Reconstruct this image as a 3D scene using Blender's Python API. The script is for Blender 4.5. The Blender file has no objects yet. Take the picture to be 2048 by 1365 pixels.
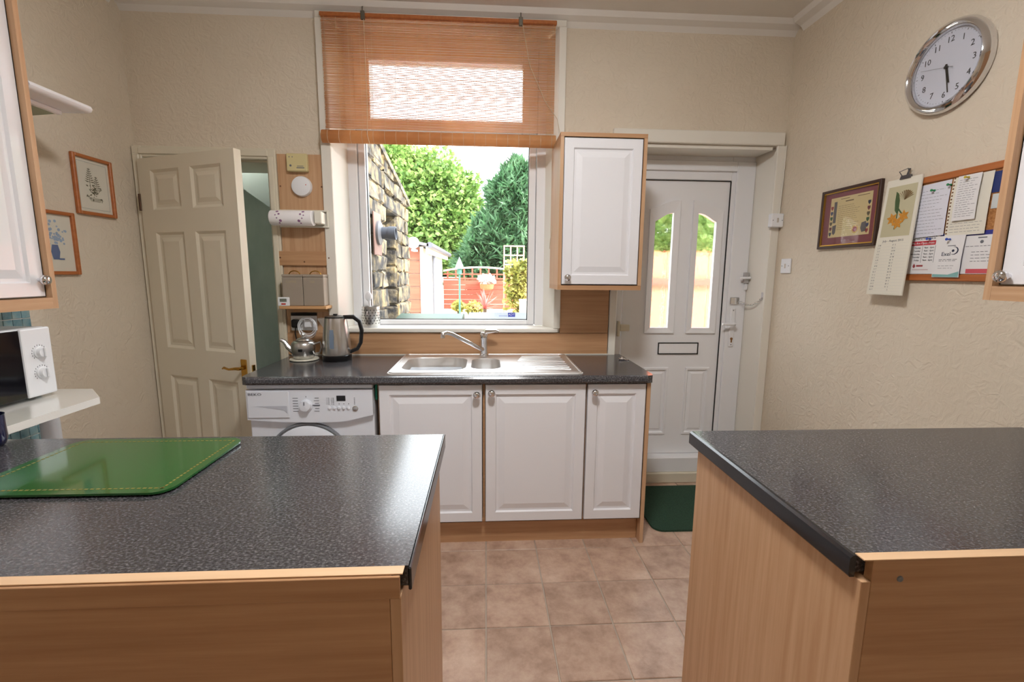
import bpy, bmesh, math, random
from mathutils import Vector, Matrix
random.seed(7)
PI = math.pi
S = bpy.context.scene
COL = S.collection

# ------------------------------------------------------------------ camera
cam_d = bpy.data.cameras.new('camera')
cam = bpy.data.objects.new('camera', cam_d); COL.objects.link(cam)
cam_d.sensor_fit = 'HORIZONTAL'; cam_d.sensor_width = 36.0
cam_d.lens = 909.54 / 2048 * 36.0
cam_d.clip_start = 0.02; cam_d.clip_end = 300
_p, _y, _r = math.radians(8.4136), math.radians(3.3081), math.radians(0.4817)
_f = Vector((math.sin(_y)*math.cos(_p), math.cos(_y)*math.cos(_p), -math.sin(_p)))
_rt = Vector((math.cos(_y), -math.sin(_y), 0)); _up = _rt.cross(_f)
_R = _rt*math.cos(_r) + _up*math.sin(_r); _U = -_rt*math.sin(_r) + _up*math.cos(_r)
cam.matrix_world = Matrix(((_R.x, _U.x, -_f.x, 0), (_R.y, _U.y, -_f.y, 0), (_R.z, _U.z, -_f.z, 1.40338), (0, 0, 0, 1)))
S.camera = cam
S.view_settings.view_transform = 'Standard'; S.view_settings.look = 'None'
S.view_settings.exposure = 0.0; S.view_settings.gamma = 1.0
S.view_settings.use_curve_mapping = False

# ------------------------------------------------------------------ daylight
w = bpy.data.worlds.new('overcast_sky'); S.world = w; w.use_nodes = True
bg = w.node_tree.nodes['Background']
bg.inputs[0].default_value = (0.90, 0.96, 1.0, 1); bg.inputs[1].default_value = 8.5
sun_d = bpy.data.lights.new('sun', 'SUN'); sun_d.energy = 13.0; sun_d.angle = math.radians(6); sun_d.color = (1, .96, .88)
sun = bpy.data.objects.new('sun', sun_d); COL.objects.link(sun); sun.location = (8, -4, 12)
sun.rotation_euler = Vector((-.72, .42, -.62)).to_track_quat('-Z', 'Y').to_euler()
def portal(name, loc, sx, sz):
    d = bpy.data.lights.new(name, 'AREA'); d.shape = 'RECTANGLE'; d.size = sx; d.size_y = sz
    d.cycles.is_portal = True
    o = bpy.data.objects.new(name, d); COL.objects.link(o); o.location = loc
    o.rotation_euler = (-PI/2, 0, 0)          # faces -Y, into the room
portal('window_portal', (-.23, 3.06, 1.9), 1.22, 1.75)
portal('door_portal', (1.29, 3.02, 1.42), .5, .85)
FILL_LAMP = 116.0     # emission of the added fill lamp

# ------------------------------------------------------------------ helpers
def lin(v):
    v /= 255.0
    return v/12.92 if v <= .04045 else ((v+.055)/1.055)**2.4
def C(r, g, b): return (lin(r), lin(g), lin(b), 1)
MATS = {}
def mat(name, col, rough=.5, metal=0.0, **k):
    if name in MATS: return MATS[name]
    m = bpy.data.materials.new(name); m.use_nodes = True; MATS[name] = m
    nt = m.node_tree; b = nt.nodes['Principled BSDF']
    b.inputs['Base Color'].default_value = col; b.inputs['Roughness'].default_value = rough
    b.inputs['Metallic'].default_value = metal
    if 'spec' in k: b.inputs['Specular IOR Level'].default_value = k['spec']
    if 'coat' in k: b.inputs['Coat Weight'].default_value = k['coat']; b.inputs['Coat Roughness'].default_value = .05
    if 'emit' in k:
        b.inputs['Emission Color'].default_value = k.get('ecol', col); b.inputs['Emission Strength'].default_value = k['emit']
    src = nt.nodes.new('ShaderNodeTexCoord').outputs['Object'] if not k.get('world') else nt.nodes.new('ShaderNodeNewGeometry').outputs['Position']
    mp = nt.nodes.new('ShaderNodeMapping'); nt.links.new(src, mp.inputs['Vector'])
    mp.inputs['Scale'].default_value = k.get('stretch', (1, 1, 1))
    if k.get('rnd'):                          # per-object offset
        oi = nt.nodes.new('ShaderNodeObjectInfo'); mu = nt.nodes.new('ShaderNodeMath'); mu.operation = 'MULTIPLY'
        mu.inputs[1].default_value = 37.0; nt.links.new(oi.outputs['Random'], mu.inputs[0]); nt.links.new(mu.outputs[0], mp.inputs['Location'])
    if 'cols' in k:                           # noise driven colour ramp
        n = nt.nodes.new('ShaderNodeTexNoise'); n.inputs['Scale'].default_value = k.get('scale', 5)
        n.inputs['Detail'].default_value = k.get('detail', 4); n.inputs['Roughness'].default_value = k.get('nrough', .55)
        n.inputs['Distortion'].default_value = k.get('dist', 0)
        nt.links.new(mp.outputs[0], n.inputs['Vector'])
        r = nt.nodes.new('ShaderNodeValToRGB'); nt.links.new(n.outputs[0], r.inputs[0])
        e = r.color_ramp.elements
        cs = k['cols']; lo, hi = k.get('range', (.3, .7))
        e[0].position = lo; e[0].color = cs[0]; e[1].position = hi; e[1].color = cs[-1]
        for i, c in enumerate(cs[1:-1]):
            x = e.new(lo + (hi-lo)*(i+1)/(len(cs)-1)); x.color = c
        out = r.outputs[0]
        if k.get('tint'):                     # per-object brightness
            oi2 = nt.nodes.new('ShaderNodeObjectInfo'); mr = nt.nodes.new('ShaderNodeMapRange')
            mr.inputs['To Min'].default_value = k['tint'][0]; mr.inputs['To Max'].default_value = k['tint'][1]
            nt.links.new(oi2.outputs['Random'], mr.inputs['Value'])
            mx = nt.nodes.new('ShaderNodeVectorMath'); mx.operation = 'SCALE'
            nt.links.new(out, mx.inputs[0]); nt.links.new(mr.outputs[0], mx.inputs['Scale']); out = mx.outputs[0]
        nt.links.new(out, b.inputs['Base Color'])
    if 'bump' in k:
        n2 = nt.nodes.new('ShaderNodeTexNoise'); n2.inputs['Scale'].default_value = k.get('bscale', 40)
        n2.inputs['Detail'].default_value = k.get('bdetail', 3); n2.inputs['Distortion'].default_value = k.get('bdist', 0)
        nt.links.new(mp.outputs[0], n2.inputs['Vector'])
        bp = nt.nodes.new('ShaderNodeBump'); bp.inputs['Strength'].default_value = k['bump']; bp.inputs['Distance'].default_value = k.get('bd', .01)
        nt.links.new(n2.outputs[0], bp.inputs['Height']); nt.links.new(bp.outputs[0], b.inputs['Normal'])
    return m
def glass(name, tint=(1, 1, 1, 1), rough=0.0, gl=1.0):
    m = bpy.data.materials.new(name); m.use_nodes = True; nt = m.node_tree
    nt.nodes.remove(nt.nodes['Principled BSDF'])
    t = nt.nodes.new('ShaderNodeBsdfTransparent'); t.inputs[0].default_value = tint
    g = nt.nodes.new('ShaderNodeBsdfGlossy'); g.inputs['Roughness'].default_value = rough
    ge = nt.nodes.new('ShaderNodeNewGeometry'); dt = nt.nodes.new('ShaderNodeVectorMath'); dt.operation = 'DOT_PRODUCT'
    nt.links.new(ge.outputs['Normal'], dt.inputs[0]); nt.links.new(ge.outputs['Incoming'], dt.inputs[1])
    def mth(op, a, v=None):
        q = nt.nodes.new('ShaderNodeMath'); q.operation = op; nt.links.new(a, q.inputs[0])
        if v is not None: q.inputs[1].default_value = v
        return q.outputs[0]
    sub = nt.nodes.new('ShaderNodeMath'); sub.operation = 'SUBTRACT'; sub.inputs[0].default_value = 1.0; nt.links.new(mth('ABSOLUTE', dt.outputs['Value']), sub.inputs[1])
    fo = mth('ADD', mth('MULTIPLY', mth('POWER', sub.outputs[0], 5.0), .9), .04)
    mx = nt.nodes.new('ShaderNodeMixShader')
    nt.links.new(fo, mx.inputs[0]); nt.links.new(t.outputs[0], mx.inputs[1]); nt.links.new(g.outputs[0], mx.inputs[2])
    nt.links.new(mx.outputs[0], nt.nodes['Material Output'].inputs[0]); MATS[name] = m
    return m
def leafmat(name, cols, tr=.35):
    m = mat(name, cols[0], .55, cols=cols, scale=3.0, range=(.35, .65), world=True)
    nt = m.node_tree; b = nt.nodes['Principled BSDF']; ramp = [n for n in nt.nodes if n.type == 'VALTORGB'][0]
    t = nt.nodes.new('ShaderNodeBsdfTranslucent'); nt.links.new(ramp.outputs[0], t.inputs[0])
    mx = nt.nodes.new('ShaderNodeMixShader'); mx.inputs[0].default_value = tr
    nt.links.new(b.outputs[0], mx.inputs[1]); nt.links.new(t.outputs[0], mx.inputs[2])
    nt.links.new(mx.outputs[0], nt.nodes['Material Output'].inputs[0])
    return m

class B:
    """collects shapes of one mesh"""
    def __init__(s): s.bm = bmesh.new()
    def box(s, x0, x1, y0, y1, z0, z1, bev=0, seg=1):
        if x0 > x1: x0, x1 = x1, x0
        if y0 > y1: y0, y1 = y1, y0
        if z0 > z1: z0, z1 = z1, z0
        v = [s.bm.verts.new(p) for p in ((x0,y0,z0),(x1,y0,z0),(x1,y1,z0),(x0,y1,z0),(x0,y0,z1),(x1,y0,z1),(x1,y1,z1),(x0,y1,z1))]
        fs = [s.bm.faces.new([v[i] for i in q]) for q in ((3,2,1,0),(4,5,6,7),(0,1,5,4),(1,2,6,5),(2,3,7,6),(3,0,4,7))]
        if bev:
            es = list({e for f in fs for e in f.edges})
            bmesh.ops.bevel(s.bm, geom=es, offset=bev, segments=seg, affect='EDGES', profile=.5)
        return s
    def prism(s, pts, axis, a, b):
        """extrude a 2D outline along an axis; pts are the other two coords in xyz order"""
        def P(u, v, t): return {'x': (t, u, v), 'y': (u, t, v), 'z': (u, v, t)}[axis]
        A = [s.bm.verts.new(P(u, v, a)) for u, v in pts]; Bv = [s.bm.verts.new(P(u, v, b)) for u, v in pts]
        n = len(pts); s.bm.faces.new(A[::-1]); s.bm.faces.new(Bv)
        for i in range(n): s.bm.faces.new((A[i], A[(i+1) % n], Bv[(i+1) % n], Bv[i]))
        return s
    def lathe(s, prof, c, ax=(0, 0, 1), seg=24, cap=True):
        """prof: (radius, height) along ax from c"""
        ax = Vector(ax).normalized(); u = ax.orthogonal().normalized(); v = ax.cross(u); c = Vector(c)
        rows = []
        for r, h in prof:
            rows.append([s.bm.verts.new(c + ax*h + (u*math.cos(2*PI*i/seg) + v*math.sin(2*PI*i/seg))*max(r, 1e-5)) for i in range(seg)])
        for a, b in zip(rows, rows[1:]):
            for i in range(seg): s.bm.faces.new((a[i], a[(i+1) % seg], b[(i+1) % seg], b[i]))
        if cap:
            s.bm.faces.new(rows[0][::-1]); s.bm.faces.new(rows[-1])
        return s
    def tube(s, pts, r, seg=8, closed=False):
        pts = [Vector(p) for p in pts]; n = len(pts); rows = []; up = None
        rr = r if isinstance(r, (list, tuple)) else [r]*n
        for i, p in enumerate(pts):
            a = pts[i-1] if (i > 0 or closed) else p; b = pts[(i+1) % n] if (i < n-1 or closed) else p
            t = (b - a).normalized()
            if up is None: up = t.orthogonal().normalized()
            up = (up - t*up.dot(t)); up = up.normalized() if up.length > 1e-6 else t.orthogonal().normalized()
            v = t.cross(up)
            rows.append([s.bm.verts.new(p + (up*math.cos(2*PI*k/seg) + v*math.sin(2*PI*k/seg))*rr[i]) for k in range(seg)])
        m = n if closed else n-1
        for i in range(m):
            a, b = rows[i], rows[(i+1) % n]
            for k in range(seg): s.bm.faces.new((a[k], a[(k+1) % seg], b[(k+1) % seg], b[k]))
        if not closed: s.bm.faces.new(rows[0][::-1]); s.bm.faces.new(rows[-1])
        return s
    def ball(s, c, rx, ry=None, rz=None, seg=16, rings=10):
        ry = ry or rx; rz = rz or rx
        m = Matrix.Translation(c) @ Matrix.Diagonal((rx, ry, rz, 1))
        bmesh.ops.create_uvsphere(s.bm, u_segments=seg, v_segments=rings, radius=1, matrix=m); return s
    def face(s, pts): s.bm.faces.new([s.bm.verts.new(p) for p in pts]); return s
    def flat(s, pts, d, t=.0006):
        """flat shape in local (u,v) standing d proud, thickness t"""
        return s.prism(pts, 'z', d, d+t)
    def rect(s, u0, u1, v0, v1, d, t=.0006): return s.flat([(u0, v0), (u1, v0), (u1, v1), (u0, v1)], d, t)
    def disc(s, u, v, ru, d, t=.0006, rv=None, n=14):
        rv = rv or ru
        return s.flat([(u+ru*math.cos(2*PI*i/n), v+rv*math.sin(2*PI*i/n)) for i in range(n)], d, t)
    def slab(s, us, vs, t, panels=(), rings=(), holes=()):
        """panelled slab in local u,v,d: front at d=t; cells listed in panels get nested rings (inset, depth)"""
        bm = s.bm; V = {}
        def vert(u, v, d):
            key = (round(u, 5), round(v, 5), round(d, 5))
            if key not in V: V[key] = bm.verts.new((u, v, d))
            return V[key]
        def quad(*q):
            vs_ = [vert(*p) for p in q]
            if len(set(vs_)) >= 3: bm.faces.new(vs_)
        for i in range(len(us)-1):
            for j in range(len(vs)-1):
                a, b, c, d = us[i], us[i+1], vs[j], vs[j+1]
                quad((a, c, 0), (a, d, 0), (b, d, 0), (b, c, 0)) if (i, j) not in holes else None
                if (i, j) in holes:
                    for p, q in (((a, c), (b, c)), ((b, c), (b, d)), ((b, d), (a, d)), ((a, d), (a, c))):
                        quad((p[0], p[1], 0), (q[0], q[1], 0), (q[0], q[1], t), (p[0], p[1], t))
                    continue
                if (i, j) in panels:
                    prev = (0, 0)
                    for ins, dep in rings:
                        a0, b0, c0, d0 = a+prev[0], b-prev[0], c+prev[0], d-prev[0]
                        a1, b1, c1, d1 = a+ins, b-ins, c+ins, d-ins
                        z0, z1 = t-prev[1], t-dep
                        quad((a0, c0, z0), (b0, c0, z0), (b1, c1, z1), (a1, c1, z1)); quad((b0, c0, z0), (b0, d0, z0), (b1, d1, z1), (b1, c1, z1))
                        quad((b0, d0, z0), (a0, d0, z0), (a1, d1, z1), (b1, d1, z1)); quad((a0, d0, z0), (a0, c0, z0), (a1, c1, z1), (a1, d1, z1))
                        prev = (ins, dep)
                    i_, z_ = prev[0], t-prev[1]
                    quad((a+i_, c+i_, z_), (b-i_, c+i_, z_), (b-i_, d-i_, z_), (a+i_, d-i_, z_))
                else:
                    quad((a, c, t), (b, c, t), (b, d, t), (a, d, t))
        for i in range(len(us)-1):
            for v in (vs[0], vs[-1]): quad((us[i], v, 0), (us[i+1], v, 0), (us[i+1], v, t), (us[i], v, t))
        for j in range(len(vs)-1):
            for u in (us[0], us[-1]): quad((u, vs[j], 0), (u, vs[j+1], 0), (u, vs[j+1], t), (u, vs[j], t))
        return s
    def text(s, txt, size, u, v, d, align='CENTER', sx=1.0, t=.0004):
        cu = bpy.data.curves.new('t', 'FONT'); cu.body = txt; cu.size = size; cu.align_x = align; cu.align_y = 'CENTER'
        cu.resolution_u = 2; cu.extrude = t/2
        o = bpy.data.objects.new('t', cu); COL.objects.link(o)
        dg = bpy.context.evaluated_depsgraph_get(); me = o.evaluated_get(dg).to_mesh()
        off = len(s.bm.verts); s.bm.verts.ensure_lookup_table()
        vs = [s.bm.verts.new((p.co.x*sx+u, p.co.y+v, p.co.z+d+t/2)) for p in me.vertices]
        for f in me.polygons:
            try: s.bm.faces.new([vs[i] for i in f.vertices])
            except ValueError: pass
        o.evaluated_get(dg).to_mesh_clear(); bpy.data.objects.remove(o); bpy.data.curves.remove(cu)
        return s
    def tf(s, f):
        for v in s.bm.verts: v.co = f(*v.co)
        return s
def RW(y0, z0, x=1.79): return lambda u, v, d: (x-d, y0-u, z0+v)      # right wall, seen from the room
def LW(y0, z0, x=-1.95): return lambda u, v, d: (x+d, y0+u, z0+v)     # left wall
def BW(x0, z0, y=2.77): return lambda u, v, d: (x0+u, y-d, z0+v)      # window wall
def TOP(x0, y0, z): return lambda u, v, d: (x0+u, y0+v, z+d)          # lying flat

def mesh_obj(name, b, m, smooth, off):
    bmesh.ops.recalc_face_normals(b.bm, faces=b.bm.faces)
    me = bpy.data.meshes.new(name)
    if off is not None: bmesh.ops.translate(b.bm, verts=b.bm.verts, vec=-off)
    b.bm.to_mesh(me); b.bm.free(); me.materials.append(m)
    if smooth:
        for p in me.polygons: p.use_smooth = True
        try: me.set_sharp_from_angle(angle=math.radians(smooth if smooth is not True else 35))
        except Exception: pass
    o = bpy.data.objects.new(name, me); COL.objects.link(o)
    return o
def tag(o, label, cat, group=None, kind=None):
    o['label'] = label; o['category'] = cat
    if group: o['group'] = group
    if kind: o['kind'] = kind
    return o
def thing(name, label, cat, loc, group=None, kind=None):
    o = bpy.data.objects.new(name, None); COL.objects.link(o); o.location = loc; o.empty_display_size = .05
    return tag(o, label, cat, group, kind)
def root_of(o):
    while o.parent: o = o.parent
    return o
def part(parent, name, b, m, smooth=False, label=None):
    o = mesh_obj(name, b, m, smooth, Vector(root_of(parent).location)); o.parent = parent
    if label: o['label'] = label
    return o
def solo(name, b, m, label, cat, smooth=False, group=None, kind=None):
    xs = [v.co for v in b.bm.verts]
    c = Vector(((min(p.x for p in xs)+max(p.x for p in xs))/2, (min(p.y for p in xs)+max(p.y for p in xs))/2, min(p.z for p in xs)))
    o = mesh_obj(name, b, m, smooth, c); o.location = c
    return tag(o, label, cat, group, kind)

# ------------------------------------------------------------------ materials
wallpaper = dict(bump=.55, bscale=20, bdetail=5, bdist=2.2, bd=.012)
m_wall = mat('cream_wallpaper', C(222, 210, 190), .6, cols=[C(217, 204, 184), C(227, 216, 198)], scale=1.3, **wallpaper)
m_ceil = mat('white_ceiling', C(232, 228, 222), .8)
m_paint = mat('white_gloss_paint', C(232, 228, 218), .35)
m_cream = mat('cream_gloss_paint', C(222, 214, 194), .4)
m_upvc = mat('white_upvc', C(238, 239, 242), .25)
m_door = mat('white_foil_door', C(236, 236, 240), .28, coat=.3)
def wood(name, a, b_, axis, sc=9, **k):
    st = {'x': (.07, 1.6, 1.6), 'y': (1.6, .07, 1.6), 'z': (1.6, 1.6, .07)}[axis]
    return mat(name, a, k.pop('rough', .42), cols=[a, b_], scale=sc*4, detail=5, stretch=st, range=(.3, .7), **k)
BE1, BE2 = C(188, 146, 108), C(208, 170, 134)
m_beech_z = wood('beech_effect_vertical', BE1, BE2, 'z')
m_beech_x = wood('beech_effect_horizontal', C(176, 132, 94), C(197, 155, 116), 'x')
m_beech_y = wood('beech_effect_depth', BE1, BE2, 'y')
m_edge = wood('beech_edging', C(214, 176, 136), C(224, 188, 150), 'x')
m_pine = wood('orange_pine', C(168, 96, 48), C(190, 116, 62), 'y', rough=.4)
m_shelfwood = wood('pine_shelf', C(198, 150, 100), C(212, 166, 118), 'x')
m_top = mat('speckled_worktop', C(60, 60, 64), .17, spec=.7, cols=[C(46, 46, 50), C(68, 67, 70), C(114, 112, 115)], scale=160, detail=3, nrough=.6, range=(.34, .70), stretch=(1, 1.6, 1))
m_topedge = mat('worktop_edging', C(34, 34, 37), .18)
m_steel = mat('brushed_steel', C(205, 204, 202), .28, 1.0)
m_sink = mat('sink_steel', C(232, 232, 232), .36, 1.0, bump=.05, bscale=300)
m_chrome = mat('chrome', C(225, 225, 228), .06, 1.0)
m_brass = mat('brass', C(184, 142, 66), .25, 1.0)
m_black = mat('black_plastic', C(18, 18, 20), .3)
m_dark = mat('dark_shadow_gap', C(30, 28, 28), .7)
m_white = mat('white_plastic', C(238, 240, 244), .3)
m_appl = mat('appliance_white', C(232, 236, 244), .25, coat=.2)
m_grey = mat('grey_plastic', C(120, 124, 130), .4)
m_ink = mat('printed_grey_ink', C(110, 112, 120), .6)
m_inkd = mat('printed_dark_ink', C(52, 54, 62), .6)
m_paper = mat('white_paper', C(232, 231, 232), .7)
m_papercr = mat('cream_paper', C(230, 226, 212), .7)
m_glass = glass('window_glass')
m_frost = None

# ------------------------------------------------------------------ room shell
WY = 2.77
b = B().box(-1.95, 1.79, -1.7, 2.98, -.06, -.004)
floor = solo('floor', b, mat('grey_grout', C(176, 164, 150), .6), 'floor of mottled brown square tiles with pale joints', 'floor', kind='structure')
m_tile = mat('brown_stone_tile', C(180, 145, 122), .36, world=True, rnd=True, cols=[C(152, 122, 104), C(186, 156, 136), C(208, 182, 162)],
             scale=9, detail=8, nrough=.68, range=(.3, .72), tint=(.90, 1.06), bump=.12, bscale=60)
T = .258
tb = B().box(-T/2+.0025, T/2-.0025, -T/2+.0025, T/2-.0025, -.008, 0, .002)
proto = None
for i in range(-8, 7):
    for j in range(-4, 12):
        x, y = (i+.5)*T, 2.15-(j+.5)*T
        if x < -1.95+T/2 or x > 1.79 or y < -.75: continue
        if x > 1.79-T/2 : continue
        if proto is None: proto = mesh_obj('floor_tile', tb, m_tile, False, None); o = proto
        else: o = proto.copy(); COL.objects.link(o)
        o.parent = floor; o.location = Vector((x, y, 0)) - Vector(floor.location)
b = B()
for i0, i1, j0, j1 in ((-1.95, -1.809, -.8, 2.97), (1.551, 1.79, -.8, 2.97), (-1.806, 1.548, 2.926, 2.97)): b.box(i0, i1, j0, j1, -.008, 0, .002)
part(floor, 'cut_tile', b, m_tile)
solo('ceiling', B().box(-2.1, 1.95, -1.8, 3.1, 2.84, 2.94), m_ceil, 'plain white painted ceiling', 'ceiling', kind='structure')
solo('wall_left', B().box(-2.1, -1.95, -1.8, 3.1, -.06, 2.84), m_wall, 'cream embossed wallpaper wall with framed prints', 'wall', kind='structure')
solo('wall_right', B().box(1.79, 1.95, -1.8, 3.1, -.06, 2.84), m_wall, 'cream embossed wallpaper wall with clock and cork board', 'wall', kind='structure')
solo('wall_front', B().box(-1.95, 1.79, -1.8, -1.7, -.06, 2.84), m_wall, 'plain cream wall closing the room behind the peninsulas', 'wall', kind='structure')
# window wall: boxes around three openings (pantry door, window, garden door)
PD = (-1.9, -1.22, 2.03); WN = (-.9, .44, 1.05, 2.80); GD = (.80, 1.775, 2.172)
b = B(); Y0, Y1 = WY, 3.06
b.box(-1.95, PD[0], Y0, Y1, -.06, 2.84); b.box(PD[0], PD[1], Y0, Y1, PD[2], 2.84); b.box(PD[1], WN[0], Y0, Y1, -.06, 2.84)
b.box(WN[0], WN[1], Y0, Y1, -.06, WN[2]); b.box(WN[0], WN[1], Y0, Y1, WN[3], 2.84); b.box(WN[1], GD[0], Y0, Y1, -.06, 2.84)
b.box(GD[0], GD[1], Y0, Y1, GD[2], 2.84); b.box(GD[1], 1.79, Y0, Y1, -.06, 2.84)
solo('wall_back', b, m_wall, 'cream wallpapered wall holding the window and both doors', 'wall', kind='structure')
# coving
b = B().prism([(2.77, 2.775), (2.77, 2.84), (2.70, 2.84), (2.715, 2.815), (2.75, 2.80)], 'x', -1.95, 1.79)
solo('trim_1', b, m_ceil, 'white coving along the top of the window wall', 'coving', kind='structure')
b = B().prism([(1.79, 2.775), (1.79, 2.84), (1.72, 2.84), (1.735, 2.815), (1.77, 2.80)], 'y', -1.7, 2.70)
solo('trim_2', b, m_ceil, 'white coving along the top of the clock wall', 'coving', kind='structure')
b = B().prism([(-1.95, 2.775), (-1.95, 2.84), (-1.88, 2.84), (-1.895, 2.815), (-1.93, 2.80)], 'y', -1.7, 2.70)
solo('trim_3', b, m_ceil, 'white coving along the top of the framed print wall', 'coving', kind='structure')

# ------------------------------------------------------------------ window
win = thing('window_1', 'white framed kitchen window with fixed lower pane and small top light', 'window', (-.23, 2.9, 1.05), kind='structure')
def ring(b, x0, x1, z0, z1, wd, y0, y1, bev=.004):
    b.box(x0, x0+wd, y0, y1, z0, z1, bev); b.box(x1-wd, x1, y0, y1, z0, z1, bev)
    b.box(x0+wd, x1-wd, y0, y1, z0, z0+wd, bev); b.box(x0+wd, x1-wd, y0, y1, z1-wd, z1, bev); return b
part(win, 'window_frame', B().box(-.83, -.77, 2.89, 3.0, 1.0755, 2.75, .004).box(.31, .37, 2.89, 3.0, 1.0755, 2.75, .004).box(-.77, .31, 2.89, 3.0, 1.052, 1.078, .004).box(-.77, .31, 2.89, 3.0, 2.702, 2.75, .004), m_upvc)
part(win, 'transom', B().box(-.77, .31, 2.895, 2.995, 2.212, 2.236, .004), m_upvc)
part(win, 'lower_sash', B().box(-.768, -.726, 2.905, 2.98, 1.079, 2.211, .004).box(.266, .308, 2.905, 2.98, 1.079, 2.211, .004).box(-.726, .266, 2.905, 2.98, 1.079, 1.109, .004).box(-.726, .266, 2.905, 2.98, 2.189, 2.211, .004), m_upvc)
part(win, 'top_sash', B().box(-.768, -.678, 2.88, 2.97, 2.237, 2.70, .004).box(.218, .308, 2.88, 2.97, 2.237, 2.70, .004).box(-.678, .218, 2.88, 2.97, 2.237, 2.302, .004).box(-.678, .218, 2.88, 2.97, 2.625, 2.70, .004), m_upvc)
part(win, 'pane', B().box(-.726, .266, 2.935, 2.941, 1.109, 2.189), m_glass)
part(win, 'pane', B().box(-.678, .218, 2.925, 2.931, 2.302, 2.625), m_glass)
part(win, 'gasket_gap_strip', ring(B(), -.728, .268, 1.107, 2.191, .006, 2.928, 2.948, 0), m_black)
# reveal boards, casing, sill
b = B()
b.prism([(-.9, 2.745), (-.9, 2.9), (-.82, 2.9), (-.87, 2.745)], 'z', 1.0755, 2.764)
b.prism([(.44, 2.745), (.44, 2.9), (.36, 2.9), (.41, 2.745)], 'z', 1.0755, 2.764)
b.box(-.82, .36, 2.773, 2.9, 2.752, 2.799)
part(win, 'reveal', b, m_paint)
b = B(); b.box(-.925, -.87, 2.735, 2.744, 1.076, 2.764, .002); b.box(.41, .45, 2.735, 2.744, 1.076, 2.764, .002); b.box(-.925, .45, 2.735, 2.772, 2.765, 2.80, .004); b.box(-.925, -.9005, 2.744, 2.772, 1.076, 2.764); b.box(.4405, .45, 2.744, 2.772, 1.076, 2.764)
part(win, 'casing', b, m_paint)
part(win, 'window_sill', B().box(-.9, .44, 2.735, 2.9, 1.05, 1.075, .006, 2), m_paint)
st = thing('window_sticker', 'small blue and white alarm sticker on the lower window pane', 'sticker', (.12, 2.934, 1.17))
b = B().rect(-.075, .065, -.018, .016, 0, .0006).tf(BW(.13, 1.14, 2.9345)); part(st, 'sticker_sheet', b, glass('clear_film', (.97, .98, 1, 1)))
b = B().rect(.012, .058, -.012, .014, .001, .0006).tf(BW(.13, 1.14, 2.9345)); part(st, 'logo_block', b, mat('logo_blue', C(40, 60, 190), .5))
part(st, 'lettering', B().text('ADT', .02, .035, .001, .0018, sx=1.05).tf(BW(.13, 1.14, 2.9345)), m_white)
part(st, 'lettering', B().text('secured by', .0125, .008, -.006, .001, 'RIGHT').tf(BW(.13, 1.14, 2.9345)), mat('logo_ink', C(60, 80, 190), .5))

# roll-up split cane blind
bl = thing('cane_blind', 'half rolled up orange brown split cane blind hanging in the window', 'blind', (-.25, 2.72, 2.11))
m_cane = leafmat('split_cane', [C(204, 150, 98), C(222, 174, 122), C(214, 162, 110)], .5)
z = 2.195; b = B()
while z < 2.765:
    h = random.uniform(.0034, .0046); yy = 2.722 + random.uniform(-.0006, .0006); dz = random.uniform(-.0006, .0006)
    b.box(-.885+random.uniform(-.002, .002), .385, yy-.0008, yy+.0008, z+dz, z+dz+h); z += h + random.uniform(.0019, .0030)
o = part(bl, 'cane_slats', b, m_cane); o['kind'] = 'stuff'
b = B()
prof = [(.034+.0012*math.cos(8*a), a) for a in [2*PI*i/28 for i in range(28)]]
b.prism([(2.715+r*math.cos(a)*.85, 2.150+r*math.sin(a)) for r, a in prof], 'x', -.905, .395)
part(bl, 'rolled_cane', b, m_cane, 40)
part(bl, 'head_rail', B().box(-.89, .39, 2.708, 2.732, 2.762, 2.782, .003), m_pine)
m_cord = mat('pale_cord', C(205, 190, 165), .8)
b = B()
for i in range(21):
    x = -.87 + i*.062
    b.tube([(x, 2.7195, 2.765), (x, 2.7195, 2.19)], .0008, 4)
    b.tube([(x, 2.715+.0300*math.cos(a), 2.150+.0353*math.sin(a)) for a in [PI*.5+PI*k/8 for k in range(9)]], .0012, 4)
part(bl, 'warp_threads', b, m_cord)
for x in (-.66, .19):
    part(bl, 'pulley_hook', B().box(x-.011, x+.011, 2.700, 2.714, 2.745, 2.790, .003).tube([(x, 2.707, 2.79), (x, 2.707, 2.81), (x, 2.735, 2.825)], .003, 6), mat('dull_zinc', C(120, 118, 108), .5, .8))
cords = [B().tube([(.20, 2.703, 2.75), (.24, 2.702, 2.55), (.33, 2.70, 2.36), (.40, 2.70, 2.27), (.425, 2.69, 2.16), (.415, 2.69, 1.9), (.375, 2.70, 1.6), (.372, 2.70, 1.55)], .0018, 5), B().tube([(-.655, 2.703, 2.75), (-.652, 2.703, 2.30), (-.65, 2.67, 2.15), (-.63, 2.69, 2.06), (-.56, 2.70, 1.98)], .0018, 5)]
for b in cords: part(bl, 'pull_cord', b, m_cord)

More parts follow.
